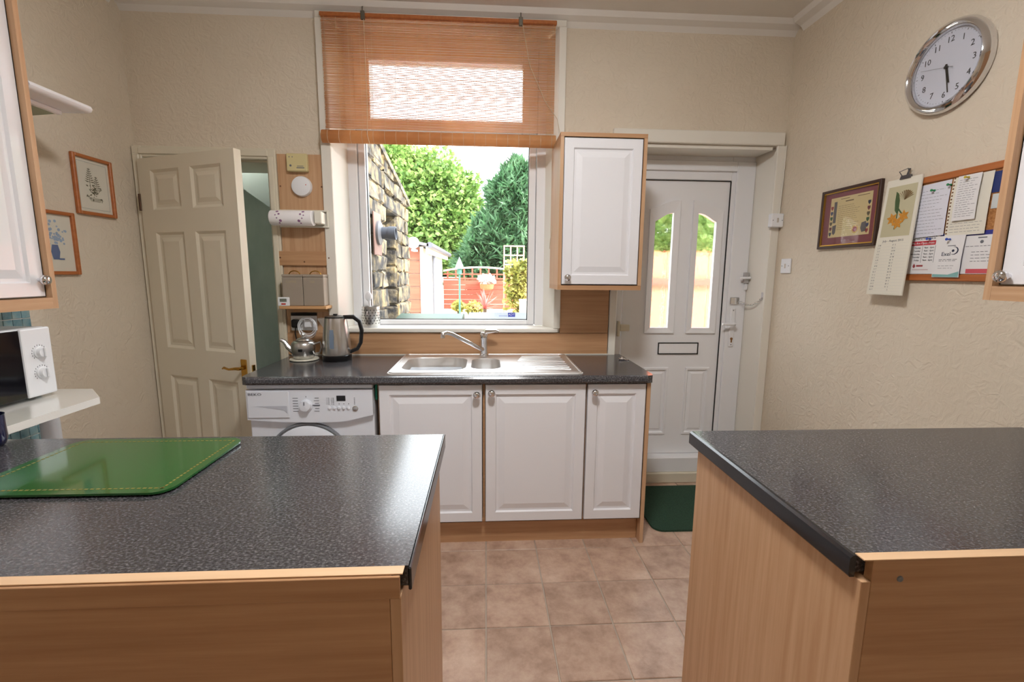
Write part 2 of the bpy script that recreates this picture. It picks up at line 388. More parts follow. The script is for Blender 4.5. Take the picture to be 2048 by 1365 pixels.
# ------------------------------------------------------------------ pantry door
d1 = thing('door_1', 'cream six panel pantry door standing ajar with brass lever handle', 'door', (-1.89, 2.75, 0), kind='structure')
ang = math.radians(-23)
def LEAF(u, v, d):      # leaf local: u along width from hinge, d toward the room
    return (-1.888 + u*math.cos(ang) + d*math.sin(ang), 2.748 + u*math.sin(ang) - d*math.cos(ang), .012 + v)
us = [0, .095, .315, .40, .62, .715]; vs = [0, .19, .80, .96, 1.60, 1.72, 1.93, 1.995]
pan = [(i, j) for i in (1, 3) for j in (1, 3, 5)]
part(d1, 'door_leaf', B().slab(us, vs, .04, pan, [(.0, 0), (.014, .009), (.028, .009), (.05, .003)]).tf(LEAF), m_cream)
hd = part(d1, 'handle_plate', B().box(.655, .697, .80, .93, .04, .045, .002).tf(LEAF), m_brass)
part(hd, 'lever', B().tube([(.676, .885, .045), (.676, .885, .075), (.66, .886, .082), (.61, .878, .08), (.575, .884, .078), (.562, .878, .078)], [.009, .009, .008, .006, .007, .004], 10).tf(LEAF), m_brass, True)
part(d1, 'latch', B().box(.7152, .722, .85, .90, .012, .03, .001).tf(LEAF), m_brass)
for zz in (.25, 1.72): part(d1, 'hinge', B().tube([(-.004, zz, .042), (-.004, zz+.09, .042)], .007, 8).tf(LEAF), mat('old_hinge', C(90, 66, 48), .6, .5))
b = B()
for x0, x1 in ((-1.948, -1.895), (-1.225, -1.178)): b.box(x0, x1, 2.738, 2.772, 0, 2.085, .004); b.box(x0+.008, x1-.012, 2.730, 2.739, 0, 2.0395, .003)
b.box(-1.895, -1.225, 2.738, 2.772, 2.025, 2.085, .004); b.box(-1.907, -1.217, 2.730, 2.74, 2.04, 2.075, .003)
part(d1, 'architrave', b, m_cream)
b = B().box(-1.9, -1.885, 2.77, 3.06, 0, 2.03).box(-1.235, -1.22, 2.77, 3.06, 0, 2.03).box(-1.885, -1.235, 2.77, 3.06, 2.015, 2.03)
part(d1, 'door_lining', b, m_cream)
# cupboard behind the pantry door
m_green = mat('pale_green_plaster', C(176, 190, 182), .7, cols=[C(158, 174, 166), C(194, 204, 197)], scale=4, stretch=(1, 1, .4), bump=.2, bscale=30)
b = B().box(-1.98, -1.15, 3.74, 3.80, 0, 2.6).box(-2.04, -1.98, 3.06, 3.8, 0, 2.6).box(-1.15, -1.09, 3.06, 3.8, 0, 2.6).box(-1.98, -1.15, 3.06, 3.74, -.06, -.002).box(-1.98, -1.15, 3.06, 3.74, 2.54, 2.6)
solo('wall_pantry', b, m_green, 'pale green plastered pantry walls seen through the ajar door', 'wall', kind='structure')
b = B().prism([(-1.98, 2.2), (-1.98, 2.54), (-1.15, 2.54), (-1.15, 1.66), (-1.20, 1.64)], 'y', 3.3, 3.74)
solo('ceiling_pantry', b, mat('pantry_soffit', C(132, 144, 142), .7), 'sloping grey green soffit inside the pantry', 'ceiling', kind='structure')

pbulb = thing('pantry_fill_bulb', 'unseen fill bulb added to light the inside of the pantry', 'bulb', (-1.75, 3.18, 2.3))  # added out of view to brighten the pantry walls
part(pbulb, 'bulb', B().ball((-1.75, 3.18, 2.34), .035), mat('fill_bulb_glow', C(255, 250, 240), .5, emit=260.0, ecol=(1, .98, .95, 1)), True)
part(pbulb, 'flex', B().tube([(-1.75, 3.18, 2.37), (-1.75, 3.18, 2.54)], .004, 6), m_white)
# ------------------------------------------------------------------ garden door
d2 = thing('door_2', 'white plastic garden door with two arched obscure panes', 'door', (1.25, 2.95, 0), kind='structure')
DY = 2.985
part(d2, 'door_frame', B().box(.80, .895, 2.95, 3.03, .173, 2.171, .004).box(1.575, 1.774, 2.95, 3.03, .173, 2.171, .004).box(.895, 1.575, 2.95, 3.03, 2.005, 2.171, .004)
     .box(1.60, 1.72, 2.935, 2.9495, .17, 2.12, .003).box(.84, 1.5995, 2.935, 2.9495, 2.06, 2.12, .003), m_upvc)
LX, LZ = .90, .175
GDM = BW(LX, LZ, 3.01)
us = [0, .165, .335, .45, .62, .67]; vs = [0, .135, .61, .87, 1.64, 1.825]
leaf = B().slab(us, vs, .05, [(1, 1), (3, 1)], [(.0, 0), (.004, -.008), (.016, -.008), (.024, .004), (.034, .004), (.046, -.002)], holes=[(1, 3), (3, 3)]).tf(GDM)
leaf_o = part(d2, 'door_leaf', leaf, m_upvc)
def arch(u0, u1, v0, vlo, vhi, left, n=8, ins=0):
    pts = [(u0+ins, v0+ins), (u1-ins, v0+ins)]
    for k in range(n+1):
        t = k/n; u = u1-ins - t*(u1-u0-2*ins); f = (u-u0)/(u1-u0)
        f = f if left else 1-f
        pts.append((u, vlo + (vhi-vlo)*(math.sin(f*PI/2)**1.2) - ins))
    return pts
m_frost = mat('obscure_glass', (1, 1, 1, 1), .12)
nt = m_frost.node_tree; pb = nt.nodes['Principled BSDF']; pb.inputs['Transmission Weight'].default_value = 1.0; pb.inputs['IOR'].default_value = 1.2
n_ = nt.nodes.new('ShaderNodeTexNoise'); n_.inputs['Scale'].default_value = 26; n_.inputs['Detail'].default_value = 1
tc_ = nt.nodes.new('ShaderNodeTexCoord'); bp_ = nt.nodes.new('ShaderNodeBump'); bp_.inputs['Strength'].default_value = .5; bp_.inputs['Distance'].default_value = .01
nt.links.new(tc_.outputs['Object'], n_.inputs['Vector']); nt.links.new(n_.outputs[0], bp_.inputs['Height']); nt.links.new(bp_.outputs[0], pb.inputs['Normal'])
tr_ = nt.nodes.new('ShaderNodeBsdfTransparent'); mx_ = nt.nodes.new('ShaderNodeMixShader'); mx_.inputs[0].default_value = .5
nt.links.new(tr_.outputs[0], mx_.inputs[1]); nt.links.new(pb.outputs[0], mx_.inputs[2]); nt.links.new(mx_.outputs[0], nt.nodes['Material Output'].inputs[0])
for left, (ua, ub) in ((True, (.178, .338)), (False, (.432, .628))):
    if left: u0, u1 = .155, .345
    else: u0, u1 = .438, .63
    g0, g1 = u0+.035, u1-.035
    # moulded surround: outer arch outline minus pane, built as a strip
    outer = arch(u0-.004, u1+.004, .845, 1.645, 1.705, left, ins=0); inner = arch(g0, g1, .88, 1.57, 1.625, left, ins=0)
    b = B(); n = len(outer)
    for (rA, dA, rB, dB) in ((outer, .05, outer, .064), (outer, .064, inner, .056), (inner, .056, inner, .028)):
        for i in range(n):
            j = (i+1) % n
            b.face([(rA[i][0], rA[i][1], dA), (rA[j][0], rA[j][1], dA), (rB[j][0], rB[j][1], dB), (rB[i][0], rB[i][1], dB)])
    bmesh.ops.remove_doubles(b.bm, verts=b.bm.verts, dist=1e-5)
    part(leaf_o, 'pane_surround', b.tf(GDM), m_upvc)
    part(leaf_o, 'pane', B().flat(inner, .022, .006).tf(GDM), m_frost)
lb = part(leaf_o, 'letterbox', ring(B(), .253, .53, .70, .78, .006, 0, .012, 0).tf(lambda x, y, z: (x+LX, 2.958-y*.5, z+LZ)), m_dark)
part(lb, 'letterbox_flap', B().box(.259, .524, .706, .774, .05, .056, .002).tf(GDM), m_upvc)
# dark strip painting in the shade of the leaf-edge gap
part(d2, 'gasket_gap_strip', B().box(1.5705, 1.5745, 2.952, 2.97, .178, 2.002).box(.90, 1.57, 2.952, 2.97, 2.0005, 2.0045), m_dark)
hp = part(d2, 'handle_plate', B().box(1.622, 1.656, 2.925, 2.936, .93, 1.19, .005, 2), m_upvc)
part(hp, 'lever', B().tube([(1.639, 2.93, 1.085), (1.639, 2.895, 1.085), (1.625, 2.885, 1.086), (1.55, 2.885, 1.088)], .009, 8), m_upvc, True)
part(hp, 'keyhole', B().lathe([(.009, 0), (.009, .003)], (1.639, 2.926, .985), (0, -1, 0), 12).box(1.635, 1.643, 2.922, 2.926, .96, .985), mat('key_brass', C(150, 110, 70), .4, .8))
for zz in (.945, 1.175): part(hp, 'screw', B().lathe([(.004, 0), (.004, .002)], (1.639, 2.926, zz), (0, -1, 0), 8), m_grey)
ch = part(d2, 'door_chain_plate', B().box(1.612, 1.672, 2.922, 2.936, 1.215, 1.262, .003), m_chrome)
b = B()
P0, P1 = Vector((1.668, 2.915, 1.238)), Vector((1.752, 2.80, 1.262))
N = 10
for k in range(N):
    t0 = (k+.5)/N; c = P0.lerp(P1, t0); c.z -= .035*math.sin(PI*t0); dr = (P1-P0).normalized()
    sd = Vector((0, 0, 1)) if k % 2 else dr.cross(Vector((0, 0, 1))).normalized()
    b.tube([c + dr*.0115*math.cos(a) + sd*.005*math.sin(a) for a in [2*PI*q/10 for q in range(10)]], .0016, 5, True)
b.box(1.749, 1.765, 2.79, 2.815, 1.255, 1.30, .002)
part(ch, 'chain', b, m_chrome)
bo = part(d2, 'door_bolt', B().box(1.69, 1.722, 2.915, 2.936, 1.355, 1.425, .003), mat('bolt_zinc', C(190, 190, 192), .35, .6))
part(bo, 'bolt_knob', B().tube([(1.72, 2.90, 1.39), (1.655, 2.90, 1.388)], .008, 8), m_upvc, True)
part(bo, 'bolt_catch', B().box(1.70, 1.72, 2.92, 2.936, 1.31, 1.35, .004), m_upvc)
hg = part(d2, 'hinge', B().box(.865, .88, 2.925, 2.951, 1.0, 1.10, .003).box(.88, .945, 2.928, 2.955, 1.035, 1.078, .004), m_cream)
# reveal, lintel board, step
b = B().prism([(1.775, 2.755), (1.789, 2.755), (1.789, 2.95), (1.72, 2.95)], 'z', 0, 2.17)
b.box(.80, 1.715, 2.772, 2.9495, 2.15, 2.171)
part(d2, 'reveal', b, m_paint)
b = B().box(.74, 1.775, 2.748, 2.771, 2.172, 2.245, .004).box(1.735, 1.788, 2.752, 2.771, 0, 2.172, .003).box(.757, .80, 2.748, 2.771, 0, 2.172, .003)
part(d2, 'architrave', b, m_paint)
part(d2, 'door_sill', B().box(.80, 1.72, 2.88, 3.03, .07, .172, .004), m_upvc)
part(d2, 'step', B().box(.80, 1.775, 2.86, 3.03, 0, .07, .004), m_cream)

# ------------------------------------------------------------------ fitted units on the window wall
def knob(parent, c, ax):
    return part(parent, 'knob', B().lathe([(.007, 0), (.007, .011), (.009, .014), (.0175, .020), (.0185, .027), (.015, .034), (.007, .0375), (0, .038)], c, ax, 20), m_chrome, 60, 'round chrome knob')
RING = [(0, 0), (.050, 0), (.056, .009), (.066, .009), (.096, .001)]
def kdoor(parent, w_, h_, mapf, t=.02, m=None):
    b = B().slab([0, w_], [0, h_], t, [(0, 0)], [(0.0, .003), (.003, 0)] + RING[1:])
    return part(parent, 'cupboard_door', b.tf(mapf), m or m_door)
FY = 2.185
sb = thing('sink_cupboard', 'white two door sink cupboard beside the washing machine', 'cupboard', (0, 2.45, 0))
b = B().box(-.53, -.512, FY+.022, WY-.003, .13, .868).box(.494, .508, FY+.022, WY-.003, .13, .868).box(-.512, .494, FY+.022, WY-.003, .13, .148).box(-.512, .494, 2.755, WY-.003, .148, .868).box(-.016, -.004, FY+.022, FY+.06, .148, .868)
part(sb, 'carcass', b, m_beech_x)
dA = kdoor(sb, .503, .725, BW(-.522, .138, FY+.02)); knob(dA, (-.045, FY, .815), (0, -1, 0))
dB = kdoor(sb, .502, .725, BW(-.003, .138, FY+.02)); knob(dB, (.028, FY, .822), (0, -1, 0))
nb = thing('narrow_cupboard', 'narrow white single door cupboard at the garden door end', 'cupboard', (.66, 2.45, 0))
part(nb, 'carcass', B().box(.510, .526, FY+.022, WY-.003, .13, .868).box(.526, .806, FY+.022, WY-.003, .13, .148).box(.526, .806, 2.755, WY-.003, .148, .868), m_beech_x)
dC = kdoor(nb, .298, .725, BW(.507, .138, FY+.02)); knob(dC, (.54, FY, .822), (0, -1, 0))
part(nb, 'end_panel', B().box(.808, .827, FY-.005, WY-.003, 0, .868, .001), m_beech_z)
solo('plinth', B().box(-.53, .806, FY+.045, FY+.063, 0, .128), m_beech_x, 'beech effect plinth board under the white sink cupboards', 'plinth')
# worktop with cut-out for the sink bowls
b = B()
def wt(x0, x1, y0, y1): b.box(x0, x1, y0, y1, .872, .91)
wt(-1.16, -.455, 2.20, WY-.004); wt(.10, .836, 2.20, WY-.004); wt(-.455, .10, 2.20, 2.262); wt(-.455, .10, 2.655, WY-.004)
ed = [(2.20, .872), (2.20, .91), (2.172, .91), (2.161, .906), (2.155, .897), (2.155, .882), (2.161, .872)]
b.prism(ed, 'x', -1.13, .80)
b.prism([(-1.16, 2.20), (-1.13, 2.20), (-1.13, 2.158), (-1.152, 2.17)], 'z', .872, .91); b.prism([(.836, 2.20), (.80, 2.20), (.80, 2.158), (.828, 2.17)], 'z', .872, .91)
solo('worktop', b, m_top, 'dark grey speckled worktop running under the window', 'worktop')
# boards on the wall
wp = thing('wall_board', 'beech effect board fixed between pantry door and window', 'wall board', (-1.05, 2.76, 1.1))
part(wp, 'board', B().box(-1.176, -.928, 2.752, 2.769, 1.045, 2.06, .001), m_beech_z)
bt = part(wp, 'batten', B().box(-1.195, -.90, 2.736, 2.7515, 1.44, 1.522, .002), m_beech_x)
part(wp, 'batten', B().box(-.95, -.895, 2.738, 2.7515, 1.66, 1.74, .002), m_beech_x)
b = B()
for x, z_, y_ in ((-1.185, 1.485, 2.736), (-.91, 1.485, 2.736), (-1.05, 1.462, 2.736), (-1.165, 1.885, 2.752), (-.936, 1.885, 2.752)): b.lathe([(.005, 0), (.004, .002)], (x, y_, z_), (0, -1, 0), 8)
part(wp, 'screws', b, mat('screw_brown', C(110, 70, 44), .5))
up = thing('upstand', 'low beech effect upstand board behind the sink', 'upstand', (-.2, 2.76, .91))
part(up, 'board', B().box(-1.18, .752, 2.752, 2.769, .914, 1.044, .001), m_beech_x)
part(up, 'sealant', B().box(-1.16, .80, 2.750, 2.760, .9105, .9165), m_paint)
solo('splash_board', B().box(.452, .752, 2.752, 2.769, 1.046, 1.318, .001), m_beech_x, 'square beech effect board under the small wall cupboard', 'wall board')

# sink
sk = thing('kitchen_sink', 'stainless steel sink with one and a half bowls and grooved drainer', 'sink', (0, 2.47, .91))
def rrect(x0, x1, y0, y1, r, n=5):
    pts = []
    for cx, cy, a0 in ((x1-r, y1-r, 0), (x0+r, y1-r, PI/2), (x0+r, y0+r, PI), (x1-r, y0+r, 1.5*PI)):
        for k in range(n+1): a = a0 + PI/2*k/n; pts.append((cx+r*math.cos(a), cy+r*math.sin(a)))
    return pts
bowls = [(-.44, -.105, 2.275, 2.635, .09), (-.080, .078, 2.305, 2.60, .06)]
b = B(); bm = b.bm
Z = .9155
outer = rrect(-.487, .487, 2.20, 2.745, .03, 4)
import itertools
# deck built as a triangulated face with two bowl holes
ov = [bm.verts.new((x, y, Z)) for x, y in outer]; edges = [bm.edges.new((ov[i], ov[(i+1) % len(ov)])) for i in range(len(ov))]
lows = [bm.verts.new((x*1.006, 2.4725+(y-2.4725)*1.01, .9105)) for x, y in outer]
for i in range(len(ov)): bm.faces.new((ov[i], ov[(i+1) % len(ov)], lows[(i+1) % len(ov)], lows[i]))
for (x0, x1, y0, y1, r) in bowls:
    rim = rrect(x0, x1, y0, y1, r, 6); rows = []
    cx, cy = (x0+x1)/2, (y0+y1)/2
    for sc, zz in ((1, Z), (.985, Z-.006), (.955, Z-.12), (.90, Z-.14), (.3, Z-.146)):
        rows.append([bm.verts.new((cx+(x-cx)*sc, cy+(y-cy)*sc, zz)) for x, y in rim])
    n = len(rim)
    edges += [bm.edges.new((rows[0][i], rows[0][(i+1) % n])) for i in range(n)]
    for A, Bq in zip(rows, rows[1:]):
        for i in range(n): bm.faces.new((A[i], A[(i+1) % n], Bq[(i+1) % n], Bq[i]))
    bm.faces.new(rows[-1])
bmesh.ops.triangle_fill(bm, use_beauty=True, use_dissolve=False, edges=edges)
part(sk, 'sink_body', b, m_sink, 40)
b = B()
for k in range(9):                                # drainer ribs fanning out
    y0 = 2.30 + k*.042; y1 = 2.27 + k*.049
    b.tube([(.17+.02*abs(k-4)*.5, y0+.02, Z), (.44, y1+.02, Z+.0005)], .0045, 6)
part(sk, 'drainer_rib', b, m_sink, 60)
b = B()
b.tube([(x, y, Z+.001) for x, y in rrect(-.478, .478, 2.209, 2.736, .028, 4)], .004, 6, True)
part(sk, 'raised_rim', b, m_sink, 60)
for x, y in ((-.27, 2.45), (0, 2.45)):
    part(sk, 'waste', B().lathe([(.03, 0), (.03, .003), (.02, .004), (.0, .002)], (x, y, .7695), (0, 0, 1), 16), m_chrome, True)
tp = thing('mixer_tap', 'chrome mixer tap with long swivel spout behind the sink', 'tap', (-.012, 2.69, .9165))
part(tp, 'body', B().lathe([(.027, 0), (.027, .008), (.022, .012), (.021, .09), (.024, .105), (.024, .13), (.018, .142), (0, .146)], (-.012, 2.69, .916), (0, 0, 1), 20), m_chrome, 50)
part(tp, 'spout', B().tube([(-.02, 2.675, .955), (-.07, 2.62, .99), (-.19, 2.50, 1.073), (-.215, 2.475, 1.082), (-.232, 2.458, 1.078), (-.234, 2.456, 1.055)], [.013, .0125, .011, .011, .012, .0125], 12), m_chrome, True)
part(tp, 'lever', B().tube([(-.012, 2.69, 1.05), (.005, 2.68, 1.062), (.06, 2.665, 1.068), (.075, 2.66, 1.064)], [.016, .015, .009, .006], 10), m_chrome, True)
b = B()
for k in range(13):
    pass
bw = thing('sink_block', 'grey wavy edged tray lying in the large sink bowl', 'block', (-.27, 2.40, .80))  # grey wavy-topped bar and a plain box behind it, set in the bowl
pts = [(-.43 + .31*k/24, .897 + .005*math.cos(k/24*2*PI*1.0)) for k in range(25)]
b.prism([(x, z_-.014) for x, z_ in pts] + [(x, z_) for x, z_ in pts[::-1]], 'y', 2.345, 2.362)
part(bw, 'rim', b, mat('grey_block', C(170, 178, 186), .3))
part(bw, 'block', B().prism([(-.405, .80), (-.145, .80), (-.135, .882), (-.415, .882)], 'y', 2.3625, 2.52), mat('grey_block', C(170, 178, 186), .3))
pg = thing('basin_plug', 'small chrome basin plug lying on the worktop end', 'plug', (.795, 2.58, .91))
part(pg, 'plug', B().lathe([(.016, 0), (.02, .006), (.019, .01), (.006, .012), (.005, .018), (0, .019)], (.795, 2.58, .9102), (0, 0, 1), 14), m_chrome, 40)
part(pg, 'ring', B().tube([(.82+.012*math.cos(a), 2.565+.012*math.sin(a), .9135) for a in [2*PI*k/12 for k in range(12)]], .0025, 6, True), m_chrome, True)

# washing machine
wm = thing('washing_machine', 'white front loading washing machine under the worktop', 'washing machine', (-.85, 2.45, 0))
WX0, WX1, WF = -1.147, -.551, 2.205
part(wm, 'cabinet', B().box(WX0, WX1, WF, 2.74, .012, .845, .006, 2), m_appl)
part(wm, 'top_panel', B().box(WX0, WX1, WF-.018, 2.74, .8455, .868, .006, 2), m_appl)
cpn = part(wm, 'control_panel', B().prism([(WX0, .842), (WX0, .695), (-1.0, .683), (-.80, .678), (-.68, .684), (WX1, .715), (WX1, .842)], 'y', WF-.024, WF-.0005), m_appl)
F = WF-.024
dr = part(wm, 'detergent_drawer', B().box(WX0+.006, -.945, F-.006, F-.0005, .705, .838, .003), m_appl)
part(dr, 'drawer_pull', B().prism([(-1.10, .765), (-.955, .765), (-.955, .728), (-.97, .745)], 'y', F-.0075, F-.0062), mat('shadow_white', C(196, 200, 210), .4))
part(dr, 'lettering', B().text('BEKO', .017, -1.135, .822, 0, 'LEFT', sx=1.5).tf(lambda u, v, d: (u, F-.0065-d, v)), m_inkd)
dl = part(cpn, 'programme_dial', B().lathe([(.03, 0), (.03, .006), (.026, .008), (.025, .022), (.0, .024)], (-.867, F-.0005, .766), (0, -1, 0), 28), m_appl, 40)
part(dl, 'pointer', B().box(-.8695, -.8665, F-.0262, F-.0247, .772, .788), m_inkd)
part(cpn, 'display', B().box(-.722, -.680, F-.002, F-.0003, .787, .813), m_black)
for k in range(5): part(cpn, 'button', B().lathe([(.0085, 0), (.0085, .004), (.006, .006)], (-.757+.0225*k, F-.0003, .752), (0, -1, 0), 14), m_appl, 40)
part(cpn, 'start_button', B().lathe([(.014, 0), (.014, .003), (.01, .005)], (-.635, F-.0003, .748), (0, -1, 0), 16), m_steel, 40)
b = B()
for col in range(2):
    for k in range(5): b.box(-.762+.022*col, -.757+.022*col, F-.0008, F-.0003, .769+.0075*k, .772+.0075*k); b.box(-.771+.022*col, -.7645+.022*col, F-.0008, F-.0003, .7698+.0075*k, .7712+.0075*k)
for k in range(5): b.box(-.640, -.635, F-.0008, F-.0003, .769+.0075*k, .772+.0075*k)
for k in range(3): b.box(-.713+.0225*k, -.709+.0225*k, F-.0008, F-.0003, .770, .774)
for k in range(6):
    z_ = .735 + k*.013; b.box(-.93, -.905, F-.0008, F-.0003, z_, z_+.003); b.box(-.83+.004*(k % 2), -.806, F-.0008, F-.0003, z_, z_+.003)
b.box(-.838, -.802, F-.0009, F-.0003, .7625, .7685); b.box(-.868, -.865, F-.0008, F-.0003, .805, .812)
part(cpn, 'panel_print', b, m_ink)['kind'] = 'stuff'
pr = part(wm, 'porthole_ring', B().lathe([(.205, 0), (.205, .012), (.198, .016), (.192, .012), (.192, 0)], (-.873, WF-.0003, .47), (0, -1, 0), 48, cap=False), m_grey, 40)
part(wm, 'porthole_door', B().lathe([(.19, 0), (.188, .012), (.165, .022), (.14, .024), (.13, .014), (.06, .006), (0, .004)], (-.873, WF-.0005, .47), (0, -1, 0), 48), m_appl, 40)
part(wm, 'door_glass', B().lathe([(.125, .0), (.11, .012), (.07, .022), (0, .026)], (-.873, WF-.012, .47), (0, -1, 0), 36), mat('dark_glass', C(40, 44, 50), .08), True)
solo('green_cloth', B().box(-.546, -.536, 2.215, 2.25, .78, .866, .003), mat('green_cloth', C(40, 140, 110), .8), 'scrap of green cloth wedged beside the washing machine', 'cloth')

# small wall cupboard on the window wall
wc = thing('wall_cupboard', 'small beech framed wall cupboard with one white door above the worktop', 'wall cupboard', (.61, 2.6, 1.32))
part(wc, 'side_panel', B().box(.385, .403, 2.452, WY-.001, 1.345, 2.107), m_beech_z)
part(wc, 'side_panel', B().box(.824, .842, 2.452, WY-.001, 1.345, 2.107), m_beech_z)
part(wc, 'top_panel', B().box(.385, .842, 2.452, WY-.001, 2.108, 2.128), m_beech_x)
part(wc, 'bottom_panel', B().box(.385, .842, 2.452, WY-.001, 1.32, 1.3445), m_beech_x)
part(wc, 'back_panel', B().box(.403, .824, 2.755, WY-.001, 1.3445, 2.1075), m_paint)
dD = kdoor(wc, .415, .755, BW(.406, 1.349, 2.475)); knob(dD, (.436, 2.455, 1.386), (0, -1, 0))

# ------------------------------------------------------------------ peninsulas
def peninsula(left):
    xw, xe = (-1.95, -.142) if left else (1.79, .664)
    s = 1 if left else -1
    nm = 'left' if left else 'right'
    t = thing('peninsula_unit', 'beech effect peninsula cupboard on the framed print side' if left else 'beech effect peninsula cupboard on the clock wall side', 'cupboard', ((xw+xe)/2, 1.02, 0))
    part(t, 'end_panel', B().box(xe-s*.018, xe, .698, 1.325, 0, .868, .001), m_beech_z)
    bp_ = part(t, 'back_panel', B().box(xw+s*.002, xe-s*.0185, .698, .716, 0, .908, .001), m_beech_x)
    part(bp_, 'screw', B().lathe([(.006, 0), (.005, .002), (0, .001)], ((-.222 if left else .735), .698, .872 if left else .872), (0, -1, 0), 10), m_grey)
    part(t, 'top_edging', B().box(xw+s*.002, xe+s*(.004 if left else 0), .6975, .7185, .9085, .9105), m_edge)
    if left: part(bp_, 'top_rail', B().box(xw+.002, xe, .692, .6975, .868, .908, .001), m_beech_x)
    part(t, 'plinth', B().box(xw+s*.002, xe-s*.0185, 1.255, 1.273, 0, .13), m_beech_x)
    part(t, 'carcass', B().box(xw+s*.002, xe-s*.0185, .7165, 1.30, .13, .868), m_beech_x)
    n = 3 if left else 2; W = (abs(xe-xw)-.03)/n
    for k in range(n):
        x0 = min(xw, xe) + (.006 if left else .024) + k*W
        d = kdoor(t, W-.006, .725, lambda u, v, dd, x0=x0: (x0+u, 1.302+dd, .138+v)); knob(d, (x0+.035, 1.322, .82), (0, 1, 0))
    tx0, tx1 = (-1.948, -.126) if left else (.650, 1.788)
    b = B().box(tx0, tx1, .7195, 1.36, .872, .91, 0)
    o = thing('worktop', 'dark speckled peninsula worktop carrying the green chopping board' if left else 'bare dark speckled peninsula worktop beneath the cork board', 'worktop', ((tx0+tx1)/2, 1.04, .872))
    if left: part(o, 'top', B().box(tx0, tx1-.006, .7195, 1.36, .8725, .91), m_top); part(o, 'end_edging', B().box(tx1-.0058, tx1, .712, 1.36, .868, .9105, .002), m_topedge)
    else:
        part(o, 'top', B().box(tx0+.0125, tx1, .7195, 1.362, .8725, .91), m_top)
        part(o, 'end_edging', B().prism([(tx0+.012, .868), (tx0+.012, .9102), (tx0+.006, .9098), (tx0+.001, .905), (tx0, .898), (tx0, .872), (tx0+.003, .868)], 'y', .712, 1.362), m_topedge, 30)
peninsula(True); peninsula(False)
# green chopping board
cb = thing('chopping_board', 'green glass chopping board with gold dashed border on the worktop', 'chopping board', (-.93, 1.165, .9105))
part(cb, 'board', B().flat(rrect(-1.165, -.705, .985, 1.325, .04, 6), .9142, .005), mat('green_glass', C(32, 92, 40), .12, coat=.5))
b = B(); m_gold = mat('gold_print', C(128, 112, 52), .4)
x0, x1, y0, y1 = -1.145, -.725, 1.005, 1.305; stp = .0125
k = x0
while k < x1-.005: b.box(k, k+.008, y0, y0+.005, .9193, .9196); b.box(k, k+.008, y1-.005, y1, .9193, .9196); k += stp
k = y0
while k < y1-.005: b.box(x0, x0+.005, k, k+.008, .9193, .9196); b.box(x1-.005, x1, k, k+.008, .9193, .9196); k += stp
part(cb, 'gold_border', b, m_gold)
for x, y in ((-1.14, 1.01), (-.73, 1.01), (-1.14, 1.30), (-.73, 1.30)): part(cb, 'foot', B().lathe([(.008, 0), (.008, .0037)], (x, y, .9104), (0, 0, 1), 10), m_black)
mg = thing('mug', 'dark blue glazed mug standing beside the green chopping board', 'mug', (-1.395, 1.30, .9105))
part(mg, 'body', B().lathe([(.03, 0), (.036, .004), (.041, .02), (.041, .09), (.038, .09), (.038, .02), (0, .012)], (-1.395, 1.30, .9105), (0, 0, 1), 24, cap=False), mat('navy_glaze', C(22, 24, 62), .12, coat=.6), 50)
part(mg, 'handle', B().tube([(-1.433, 1.30, .985), (-1.46, 1.30, .98), (-1.467, 1.30, .955), (-1.455, 1.30, .935), (-1.433, 1.30, .93)], .005, 8), mat('navy_glaze', C(22, 24, 62), .12), True)

# ------------------------------------------------------------------ wall cupboards on the side walls
def side_unit(left):
    xf = -1.60 if left else 1.445; xw = -1.95 if left else 1.79; s = -1 if left else 1     # s: towards the wall
    y0, y1 = (.95, 1.80) if left else (.45, 1.25)
    z0, z1 = (1.262, 2.36) if left else (1.34, 2.26)
    t = thing('wall_cupboard', 'tall white door wall cupboard over the left hand worktop end' if left else 'white door wall cupboard hiding the end of the cork board', 'wall cupboard', ((xf+xw)/2, (y0+y1)/2, z0))
    t['label'] = 'white door wall cupboard hung above the microwave oven' if left else 'white door wall cupboard hung beside the cork board'
    A = xf + s*.02
    e = part(t, 'end_panel', B().box(xf, xw-s*.001, y1-.019, y1, z0, z1), m_beech_z); part(t, 'end_panel', B().box(xf, xw-s*.001, y0, y0+.019, z0, z1), m_beech_z)
    part(t, 'pelmet', B().box(xf, xf+s*.018, y0+.0195, y1-.0195, z0, z0+.04), m_beech_y)
    part(t, 'carcass', B().box(A+s*.021, xw-s*.001, y0+.0195, y1-.0195, z0+.045, z1), m_paint)
    W = (y1-y0-.044)/2
    for k in range(2):
        ya = y0+.021+k*(W+.002)
        if left: mf = lambda u, v, d, ya=ya: (A-.02+d, ya+u, z0+.044+v)
        else: mf = lambda u, v, d, ya=ya: (A+.02-d, ya+u, z0+.044+v)
        d = kdoor(t, W, z1-z0-.046, mf)
        ky = (y1-.042 if k == 1 else y0+.045)
        knob(d, ((A if left else A), ky, z0+.105 if left else z0+.068), (-s, 0, 0))
side_unit(True); side_unit(False)

# white wall shelf with glass underside
sh = thing('wall_shelf', 'white round edged wall shelf with pale glass underside beside the cupboard', 'shelf', (-1.78, 1.95, 2.03))
pf = [(-1.949, 2.035), (-1.62, 2.035), (-1.606, 2.040), (-1.60, 2.05), (-1.606, 2.062), (-1.62, 2.067), (-1.949, 2.067)]
part(sh, 'shelf_board', B().prism(pf, 'y', 1.806, 2.065), m_white, 40)
part(sh, 'glass_panel', B().prism([(-1.93, 2.0), (-1.70, 2.022), (-1.70, 2.028), (-1.93, 2.006)], 'y', 1.81, 2.03), mat('green_tinted_glass', C(150, 165, 140), .1))
part(sh, 'clip', B().box(-1.715, -1.695, 1.815, 2.036, 2.018, 2.0345, .003), m_white)

